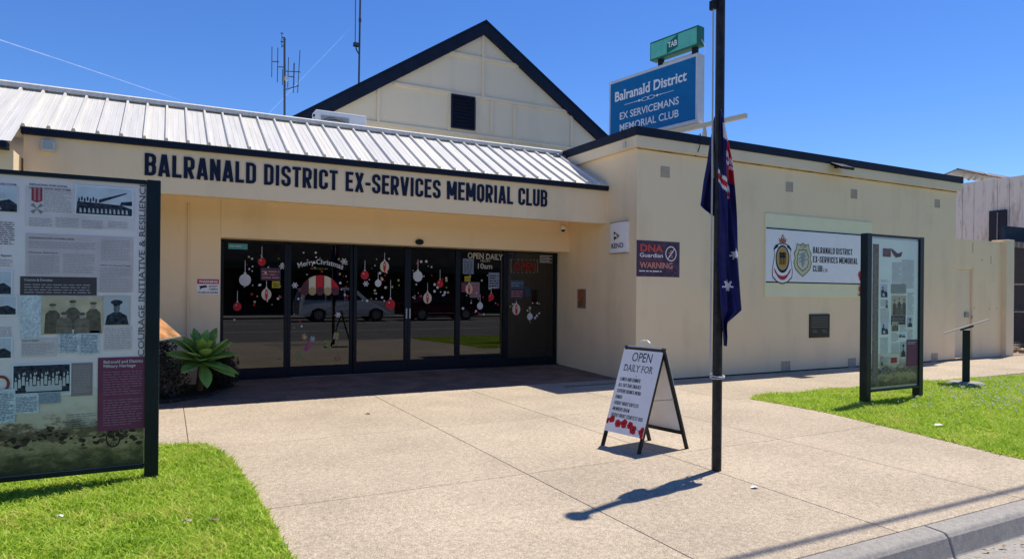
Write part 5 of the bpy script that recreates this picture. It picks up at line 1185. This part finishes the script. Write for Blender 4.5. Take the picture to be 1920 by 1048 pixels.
for k in range(6): an = k*math.pi/6; flat(mb, BL, [(u-.045*math.cos(an), v-.06*math.sin(an)), (u-.045*math.cos(an)+.004, v-.06*math.sin(an)), (u+.045*math.cos(an)+.004, v+.06*math.sin(an)), (u+.045*math.cos(an), v+.06*math.sin(an))], NB+.0007+k*.0001)
mb.build('print_figures', [HB, HB2], bd)['kind'] = 'stuff'

# --- the narrow board at the right
YQ = 5.80; BR_ = Fr((0, YQ, 0), (1, 0, 0))
rx0 = BR_.at(1633, 600)[0]; rx1 = BR_.at(1723, 600)[0]; rz0, rz1 = .19, 2.335
pl_ = BR_.at(1614, 600)[0]
bd2 = board('heritage_board', 'narrow pale green military history board on navy posts in the right lawn', rx0, rx1, YQ, rz0, rz1, rz1+.036, ((rx0-.105, rx0-.002), (rx1+.002, rx1+.10)), 2)
PALEG = mat('board_pale_green', (.80, .86, .76), .5, var=.05, vscale=2)
PM2 = paint_mat('battle_landscape_print_small', rz0, rz0+.55)
mb = MB(); mb.cur = 0; rect(mb, BR_, rx0+.03, rz0+.5, rx1-.02, rz1-.03, -.0115); mb.cur = 1; rect(mb, BR_, rx0+.03, rz0+.03, rx1-.02, rz0+.5, -.0115); mb.build('printed_sheet', [PALEG, PM2], bd2)
PX = .009
BRW = mat('strip_brown', (.24, .19, .145), .6, var=.25, vscale=25)
def Q(u, v): return (rx0+(rx1-rx0)*u, rz0+(rz1-rz0)*v)
def pan2(u0, v0, u1, v1, M, n=NB, nm='printed_box'):
    a, c = Q(u0, v0), Q(u1, v1); mb = MB(); rect(mb, BR_, a[0], a[1], c[0], c[1], n); return mb.build(nm, M, bd2)
def txt2(u0, v0, u1, v1, pitch=.016, M=INK2, n=NB+.002, wt=.4):
    a, c = Q(u0, v0), Q(u1, v1); mb = MB(); text_lines(mb, BR_, a[0], a[1], c[0], c[1], pitch, rn, n, wt); return mb.build('small_print', M, bd2)
pan2(.04, .04, .16, .95, BRW, NB, 'side_strip')
mb = MB()
for k in range(52): u, v = Q(.1, .06+k*.0162); rect(mb, BR_, u-.02*rn.uniform(.6, 1.5), v, u+.02*rn.uniform(.6, 1.5), v+.006, NB+.001)
mb.build('small_print', INK2, bd2)
for k, (u0, v0, u1, v1, kind) in enumerate(((.20, .60, .34, .69, 'other'), (.30, .53, .35, .585, 'portrait'), (.43, .48, .73, .615, 'group'), (.22, .355, .36, .44, 'other'), (.43, .375, .57, .44, 'group'), (.58, .33, .72, .36, 'other'), (.62, .20, .73, .30, 'portrait'), (.21, .15, .26, .22, 'portrait'), (.76, .40, .87, .47, 'portrait'))):
    a, c = Q(u0, v1), Q(u1, v0)
    # photo() works from photo pixels; give it a frame-local shim
    class _F:
        def __init__(s): s.n = BR_.n
        def __call__(s, *z): return BR_(*z)
        def at(s, x, y): return (x, y)
    photo(a[0], a[1], c[0], c[1], kind, bd2, _F(), .6)
for q_ in ((.2, .7, .38, .72), (.2, .44, .38, .53), (.43, .70, .62, .84), (.63, .66, .90, .86), (.43, .62, .7, .7), (.76, .48, .90, .64), (.2, .23, .36, .34), (.43, .31, .57, .37), (.43, .22, .6, .30), (.60, .37, .74, .43), (.27, .15, .38, .21), (.43, .10, .55, .14), (.6, .13, .74, .19), (.76, .30, .88, .39), (.2, .54, .29, .59)): txt2(*q_)
pan2(.41, .63, .73, .69, mat('board_sage', (.33, .36, .28), .5), NB+.0006); pan2(.42, .42, .72, .48, DKG, NB+.003); txt2(.44, .43, .70, .475, .02, INKW, NB+.004, .2)
pan2(.745, .135, .985, .315, MAR, NB+.004, 'maroon_panel'); txt2(.77, .285, .96, .305, .02, INKW, NB+.005, .4)
pan2(.425, .165, .545, .2, mat('print_red', (.36, .03, .04), .5), NB+.003); pan2(.24, .87, .4, .925, mat('print_arms', (.24, .12, .13), .5, var=.5, vscale=40), NB+.003, 'coat_of_arms_print')
mb = MB(); a = Q(.4, .9); flat(mb, BR_, [(a[0], a[1]+.06), (a[0]+.06, a[1]+.04), (a[0]+.16, a[1]-.01), (a[0]+.27, a[1]+.02), (a[0]+.24, a[1]-.05), (a[0]+.12, a[1]-.07), (a[0]+.04, a[1]-.01)], NB+.003); mb.build('ribbon_print', mat('print_plum', (.17, .08, .09), .5, var=.5, vscale=40), bd2)
mb = MB(); a = Q(.19, .115); flat(mb, BR_, [(a[0], a[1]-.01), (a[0]+.06, a[1]+.02), (a[0]+.2, a[1]+.075), (a[0]+.12, a[1]-.0), (a[0]+.04, a[1]-.04)], NB+.003); mb.build('ship_print', PHM, bd2)
VT2 = Fr(BR_(rx1-.03, rz0+.75, 0), (0, 0, 1), (-1, 0, 0)); mb = MB(); put_text(mb, VT2, 'COURAGE INITIATIVE & RESILIENCE', 0, 0, 1.36, .035, NB+.001); mb.build('vertical_title', WHITE, bd2)

# ------------------------------------------------------------------ lecterns
def lectern(label, base, h, ang, w, d, printM, rz, pad=True):
    t_ = thing('interpretive_lectern', label, 'lectern', tuple(base), None, rz)
    MB().box(-.055, .055, -.055, .055, -.02, h-.06).build('post', DARKPOST, t_, local=True, bevel=.008)
    ca, sa = math.cos(ang), math.sin(ang)
    def pl(name, M, w0, w1, d0, d1, z0, z1):
        mb = MB(); mb.prism([(w0, d0*ca-z0*sa, h+d0*sa+z0*ca), (w1, d0*ca-z0*sa, h+d0*sa+z0*ca), (w1, d1*ca-z0*sa, h+d1*sa+z0*ca), (w0, d1*ca-z0*sa, h+d1*sa+z0*ca)], (0, -(z1-z0)*sa, (z1-z0)*ca)); mb.build(name, M, t_, local=True)
    pl('panel', ALU, -w/2, w/2, -d/2, d/2, 0, .012); pl('print', printM, -w/2+.015, w/2-.015, -d/2+.015, d/2-.015, .0125, .014); pl('bracket', DARKPOST, -.14, .14, -.1, .1, -.03, -.001)
    if pad: MB().lathe((0, 0, .02), [(.0, .035), (.24, .03), (.27, .0), (.27, -.05)], 24).build('concrete_pad', KERB, t_, local=True)
    return t_
PL1 = mat('lectern_print_grey', (.36, .33, .29), .35, var=.2, vscale=5)
PL2 = mat('lectern_print_orange', (.42, .21, .09), .5, var=.45, vscale=5)
lectern('slanted metal reading panel on a dark post in the right lawn', pg(1811, 722)+Vector((0, 0, .01)), .98, R(22.6), .42, .68, PL1, R(-152.3))
lectern('slanted orange picture panel behind the large heritage board beside the agave', Vector((-.194, 8.98, 0)), 1.10, R(42), .9, .6, PL2, R(70), False)

# ------------------------------------------------------------------ planting beside the entrance
def leaf_mat(name, a, c):
    M = bpy.data.materials.new(name); M.use_nodes = True; t = M.node_tree; b = t.nodes['Principled BSDF']; b.inputs['Roughness'].default_value = .5; b.inputs['Specular IOR Level'].default_value = .2
    g = t.nodes.new('ShaderNodeNewGeometry'); n = t.nodes.new('ShaderNodeTexNoise'); n.inputs['Scale'].default_value = 7; n.inputs['Detail'].default_value = 5; t.links.new(g.outputs['Position'], n.inputs['Vector'])
    oi = t.nodes.new('ShaderNodeObjectInfo'); ad = t.nodes.new('ShaderNodeMath'); ad.operation = 'MULTIPLY_ADD'; ad.inputs[1].default_value = .4
    t.links.new(oi.outputs['Random'], ad.inputs[0]); t.links.new(n.outputs[0], ad.inputs[2])
    r = t.nodes.new('ShaderNodeValToRGB'); r.color_ramp.elements[0].position = .35; r.color_ramp.elements[0].color = list(a)+[1]; r.color_ramp.elements[1].position = .95; r.color_ramp.elements[1].color = list(c)+[1]
    t.links.new(ad.outputs[0], r.inputs[0]); t.links.new(r.outputs[0], b.inputs['Base Color']); return M
struct(MB().prism([(-1.55, 9.72, .0), (.05, 9.72, 0), (.5, 10.0, 0), (.88, 10.75, .02), (.9, 11.04, .02), (-1.55, 11.04, .02)], (0, 0, .055)).build('garden_bed', mat('mulch', (.05, .037, .028), .95, var=.5, vscale=25, bump=.8, bscale=40)))
AGV = leaf_mat('agave_leaf', (.12, .24, .055), (.26, .44, .085))
ag = thing('agave_plant', 'broad leaved green agave rosette beside the glazed entrance', 'plant', (.42, 10.38, .05))
ag.rotation_euler = (R(20), R(4), 0)
ra = random.Random(8)
nleaf = 40
for k in range(nleaf):
    f_ = k/(nleaf-1); az = k*2.39996+ra.uniform(-.15, .15); el = R(-12+94*f_**.8)+ra.uniform(-.1, .1); Ln = (.54-.22*f_**4)*ra.uniform(.9, 1.08); wd = (.086-.038*f_**4)*ra.uniform(.9, 1.08)
    o_ = Vector((0, 0, .44+.06*f_)); d = Vector((math.cos(az)*math.cos(el), math.sin(az)*math.cos(el), math.sin(el))); sd = Vector((-math.sin(az), math.cos(az), 0)); up = sd.cross(d)*-1
    if up.z < 0: up = -up
    mb = MB(); N = 9; prof = [.42, .5, .64, .82, .96, 1.0, .9, .6, .04]
    for j in range(N):
        s_ = j/(N-1); c_ = o_+d*(Ln*s_)+Vector((0, 0, -.10*s_*s_*math.cos(el)+.02*s_))
        ww = wd*prof[j]
        for e_, lift in ((-1, .018), (-.5, .004), (0, -.004), (.5, .004), (1, .018)): p_ = c_+sd*(ww*e_)+up*(lift*prof[j]); mb.v.append(tuple(p_))
    for j in range(N-1):
        for i in range(4): a_ = j*5+i; mb.f.append((a_, a_+1, a_+6, a_+5)); mb.mi.append(0)
    o = mb.build('leaf', AGV, ag, smooth=True, local=True); sm = o.modifiers.new('thick', 'SOLIDIFY'); sm.thickness = .012
MB().tube([(0, 0, 0), (0, 0, .44)], [.05, .05], 10).build('stem', mat('agave_stem', (.12, .10, .06), .8), ag, local=True)
def shrub(label, loc, rx, rz_, n, cols, seed):
    t_ = thing('low_shrub', label, 'shrub', loc); r_ = np.random.RandomState(seed); mb = MB(); st = MB()
    for k in range(16):
        a_ = r_.uniform(0, 6.28); e_ = r_.uniform(.3, .95); st.tube([(0, 0, 0), (rx*.4*math.cos(a_)*e_, rx*.4*math.sin(a_)*e_, rz_*.5), (rx*.8*math.cos(a_)*e_, rx*.8*math.sin(a_)*e_, rz_*r_.uniform(.7, 1))], [.008, .005, .002], 5)
    st.build('stems', mat('shrub_stem', (.09, .065, .045), .9), t_, local=True)
    for k in range(n):
        v_ = r_.normal(size=3); v_ /= np.linalg.norm(v_); rr2 = r_.uniform(.35, 1.05)**.6*(1+.2*math.sin(v_[0]*7+seed)*math.cos(v_[1]*6)); c_ = np.array([v_[0]*rx*rr2, v_[1]*rx*rr2, rz_*.5+v_[2]*rz_*.55*rr2])
        if c_[2] < .01: continue
        a_ = r_.normal(size=3); a_ /= np.linalg.norm(a_); b_ = np.cross(a_, r_.normal(size=3)); b_ /= np.linalg.norm(b_); l_ = r_.uniform(.018, .038); mb.cur = int(r_.uniform(0, len(cols)))
        mb.poly([c_-a_*l_, c_+b_*l_*.35, c_+a_*l_, c_-b_*l_*.35])
    mb.build('foliage', cols, t_, local=True)
SC = [leaf_mat('shrub_dark', (.020, .026, .016), (.05, .055, .03)), leaf_mat('shrub_purple', (.04, .03, .035), (.09, .065, .06)), leaf_mat('shrub_olive', (.05, .052, .03), (.11, .10, .06))]
shrub('dark dry looking shrub between the heritage board post and agave', (-.05, 10.0, .05), .30, .52, 2600, [SC[1], SC[2], SC[0]], 1)
shrub('taller dark shrub behind the heritage board, left of the agave', (-.12, 10.55, .05), .26, .85, 2000, [SC[0], SC[0], SC[1]], 2)
shrub('small dark shrub at the foot of the first window, right of the agave', (.74, 10.62, .05), .23, .50, 2200, [SC[0], SC[0], SC[1]], 3)

# ------------------------------------------------------------------ overhead cable (its soft shadow falls along the kerb)
mb = MB(); mb.tube([(-60, 3.62, 8.3), (-20, 3.62, 8.05), (10, 3.58, 8.0), (40, 3.55, 8.05), (90, 3.5, 8.6)], .028, 8)
tag(mb.build('overhead_cable', BLACK), 'black overhead cable above the kerb casting a faint shadow line', 'cable')

# leaf litter washed along the gutter
lt = MB(); rl = random.Random(31)
for k in range(150):
    x = rl.uniform(2.5, 7.5); y = 2.33-abs(rl.gauss(0, .07)); r_ = rl.uniform(.008, .026); a_ = rl.uniform(0, 6.28); z = -.128+rl.uniform(0, .006); lt.cur = rl.randint(0, 2)
    lt.poly([(x+r_*math.cos(a_), y+r_*math.sin(a_), z), (x+r_*.4*math.cos(a_+1.6), y+r_*.4*math.sin(a_+1.6), z+.006), (x-r_*math.cos(a_), y-r_*math.sin(a_), z+.003), (x+r_*.4*math.cos(a_-1.6), y+r_*.4*math.sin(a_-1.6), z+.004)])
o = struct(lt.build('leaf_litter', [mat('litter_tan', (.34, .22, .12), .9), mat('litter_brown', (.16, .09, .05), .9), mat('litter_sand', (.45, .33, .22), .9)]), 'stuff'); o['label'] = 'dry leaf litter and grit along the gutter'; o['category'] = 'leaf litter'
# ------------------------------------------------------------------ across the street (seen mirrored in the glass)
ob = thing('opposite_shop', 'dark verandah shopfront across the street, mirrored in the glass', 'building', (8, -24, 0))
OW = mat('opposite_wall', (.10, .085, .07), .8, var=.2, vscale=1.5); OG = mat('opposite_green', (.03, .045, .035), .6)
MB().box(-30, 45, -30, -25, -.1, 5.0).build('wall', OW, ob); MB().box(-30, 45, -25, -20.3, 3.1, 3.22).build('verandah_roof', STEEL, ob); MB().box(-30, 45, -20.3, -20.2, 2.85, 3.3).build('verandah_fascia', OG, ob)
MB().box(-30, 45, -30, -25, 5.01, 5.3).build('parapet', OG, ob)
for k in range(19):
    x = -29+k*4; MB().box(x, x+.12, -20.45, -20.33, -.05, 3.1).build('post', OG, ob)
for k in range(18):
    x = -28+k*4; w1 = MB().box(x, x+2.9, -24.99, -24.93, .5, 2.4).build('shop_window', OG, ob); MB().box(x+.08, x+2.82, -24.925, -24.915, .58, 2.32).build('pane', mat('far_glass', (.02, .022, .025), .1), w1)
def car(name, label, cat, x0, yc, L, body, seed, prof, glass):
    t_ = thing(name, label, cat, (x0+L/2, yc, -.135)); W2 = .92
    M = mat(name+'_paint', body, .25, .3, var=.02); G = mat('car_glass', (.015, .017, .02), .08); TY = mat('tyre', (.02, .02, .02), .8)
    def ext(pts, w, M_, nm, tuck=0, par=None):
        mb = MB(); i = 0; n = len(pts)
        for s_ in (-1, 1): mb.v += [(x0+a, yc+s_*(w-(tuck*(b_-1.0) if b_ > 1.0 else 0)), b_-.135) for a, b_ in pts]
        mb.f.append(tuple(range(n))); mb.f.append(tuple(range(2*n-1, n-1, -1))); mb.mi += [0, 0]
        for k in range(n): mb.f.append((k, (k+1) % n+0, (k+1) % n+n, k+n)); mb.mi.append(0)
        return mb.build(nm, M_, par or t_, bevel=.03 if nm == 'body' else 0)
    ext(prof, W2, M, 'body', .28)
    for g_ in glass: ext(g_, W2+.004, G, 'window', .28)
    for wx in (.19*L, .80*L):
        for s_ in (-1, 1):
            mb = MB(); cy = yc+s_*(W2-.10)
            mb.prism([(x0+wx+.37*math.cos(k*math.pi/10), cy-s_*.0, .235+.37*math.sin(k*math.pi/10)) for k in range(20)], (0, s_*.13, 0)); wh = mb.build('wheel', TY, t_)
            mb = MB()
            for k in range(10): a_ = k*math.pi/5; mb.prism([(x0+wx+.05*math.cos(a_-.6), cy+s_*.131, .235+.05*math.sin(a_-.6)), (x0+wx+.25*math.cos(a_-.12), cy+s_*.131, .235+.25*math.sin(a_-.12)), (x0+wx+.25*math.cos(a_+.12), cy+s_*.131, .235+.25*math.sin(a_+.12)), (x0+wx+.05*math.cos(a_+.6), cy+s_*.131, .235+.05*math.sin(a_+.6))], (0, s_*.012, 0))
            mb.build('rim', ALU, wh)
    for s_ in (-1, 1):
        MB().box(x0+L-.16, x0+L+.006, yc+s_*.62-.2, yc+s_*.62+.2, .56, .72).build('headlight', WHITE, t_); MB().box(x0-.006, x0+.12, yc+s_*.7-.12, yc+s_*.7+.12, .6, .85).build('tail_light', RED, t_)
    MB().box(x0+L*.1, x0+L*.9, yc-W2-.006, yc+W2+.006, .28, .32).build('sill_trim', ALU, t_)
suv = [(0, .35), (0, 1.0), (.05, 1.1), (.18, 1.72), (.5, 1.80), (2.6, 1.80), (2.9, 1.74), (3.55, 1.16), (4.75, 1.05), (4.98, .92), (5.0, .35), (4.45, .33), (4.4, .6), (4.2, .72), (3.8, .72), (3.6, .6), (3.55, .33), (1.4, .33), (1.35, .6), (1.15, .72), (.78, .72), (.58, .6), (.5, .33)]
car('four_wheel_drive', 'silver four wheel drive parked across the street, mirrored in the glass', 'car', 6.1, -13.2, 5.0, (.62, .65, .66), 1, suv, [[(.28, 1.18), (.36, 1.66), (1.3, 1.70), (1.3, 1.16)], [(1.38, 1.16), (1.38, 1.70), (2.3, 1.70), (2.3, 1.16)], [(2.38, 1.16), (2.38, 1.70), (2.72, 1.68), (3.3, 1.18)]])
sed = [(0, .35), (.0, .95), (.7, 1.03), (1.2, 1.38), (1.7, 1.46), (2.5, 1.44), (3.3, 1.02), (4.3, .85), (4.5, .65), (4.5, .33), (4.0, .3), (3.95, .5), (3.75, .66), (3.4, .66), (3.2, .5), (3.15, .3), (1.3, .3), (1.25, .5), (1.05, .66), (.68, .66), (.5, .5), (.45, .3)]
car('sedan_car', 'dark red sedan parked across the street, mirrored in the glass', 'car', 11.9, -13.3, 4.5, (.07, .008, .018), 2, sed, [[(.95, 1.06), (1.35, 1.36), (1.9, 1.40), (1.9, 1.05)], [(1.98, 1.05), (1.98, 1.40), (2.45, 1.38), (3.0, 1.05)]])

# ------------------------------------------------------------------ vapour trails high in the sky
VM = bpy.data.materials.new('vapour'); VM.use_nodes = True; t = VM.node_tree
for n_ in list(t.nodes):
    if n_.type == 'BSDF_PRINCIPLED': t.nodes.remove(n_)
df = t.nodes.new('ShaderNodeBsdfTranslucent'); df.inputs[0].default_value = (.9, .9, .9, 1); tp = t.nodes.new('ShaderNodeBsdfTransparent')
uv = t.nodes.new('ShaderNodeAttribute'); uv.attribute_name = 'dens'; nz = t.nodes.new('ShaderNodeTexNoise'); nz.inputs['Scale'].default_value = .004; nz.inputs['Detail'].default_value = 6
gg = t.nodes.new('ShaderNodeNewGeometry'); t.links.new(gg.outputs['Position'], nz.inputs['Vector'])
mm = t.nodes.new('ShaderNodeMath'); mm.operation = 'MULTIPLY'; t.links.new(uv.outputs['Fac'], mm.inputs[0]); t.links.new(nz.outputs[0], mm.inputs[1])
ms = t.nodes.new('ShaderNodeMixShader'); t.links.new(mm.outputs[0], ms.inputs[0]); t.links.new(tp.outputs[0], ms.inputs[1]); t.links.new(df.outputs[0], ms.inputs[2]); t.links.new(ms.outputs[0], t.nodes['Material Output'].inputs[0])
def trail(label, x0, y0, x1, y1, width, dens):
    ZA = 6000.0; a = pg(x0, y0, ZA); c = pg(x1, y1, ZA); d = (c-a).normalized(); s_ = Vector((-d.y, d.x, 0)); n_ = 40; mb = MB(); dn = []
    prof = ((-1, 0), (-.5, .5), (0, 1), (.5, .5), (1, 0))
    for k in range(n_+1):
        f_ = k/n_; p_ = a+(c-a)*f_+s_*width*.25*math.sin(f_*9); w_ = width*(1.15-.5*f_)
        for e_, q_ in prof: mb.v.append(tuple(p_+s_*(w_*e_)+Vector((0, 0, width*.3*(1-abs(e_)))))); dn.append(dens*q_*min(1, (1-f_)*6))
    for k in range(n_):
        for i in range(4): b_ = k*5+i; mb.f.append((b_, b_+1, b_+6, b_+5)); mb.mi.append(0)
    o = mb.build('vapour_trail', VM, None, smooth=True); at_ = o.data.attributes.new('dens', 'FLOAT', 'POINT'); at_.data.foreach_set('value', dn); tag(o, label, 'vapour trail'); o.visible_shadow = True
trail('broad white vapour trail crossing the sky above the metal roof', -160, 22, 352, 193, 48, .5)
trail('faint thin vapour trail rising between the two aerials', 505, 212, 665, 45, 17, .22)
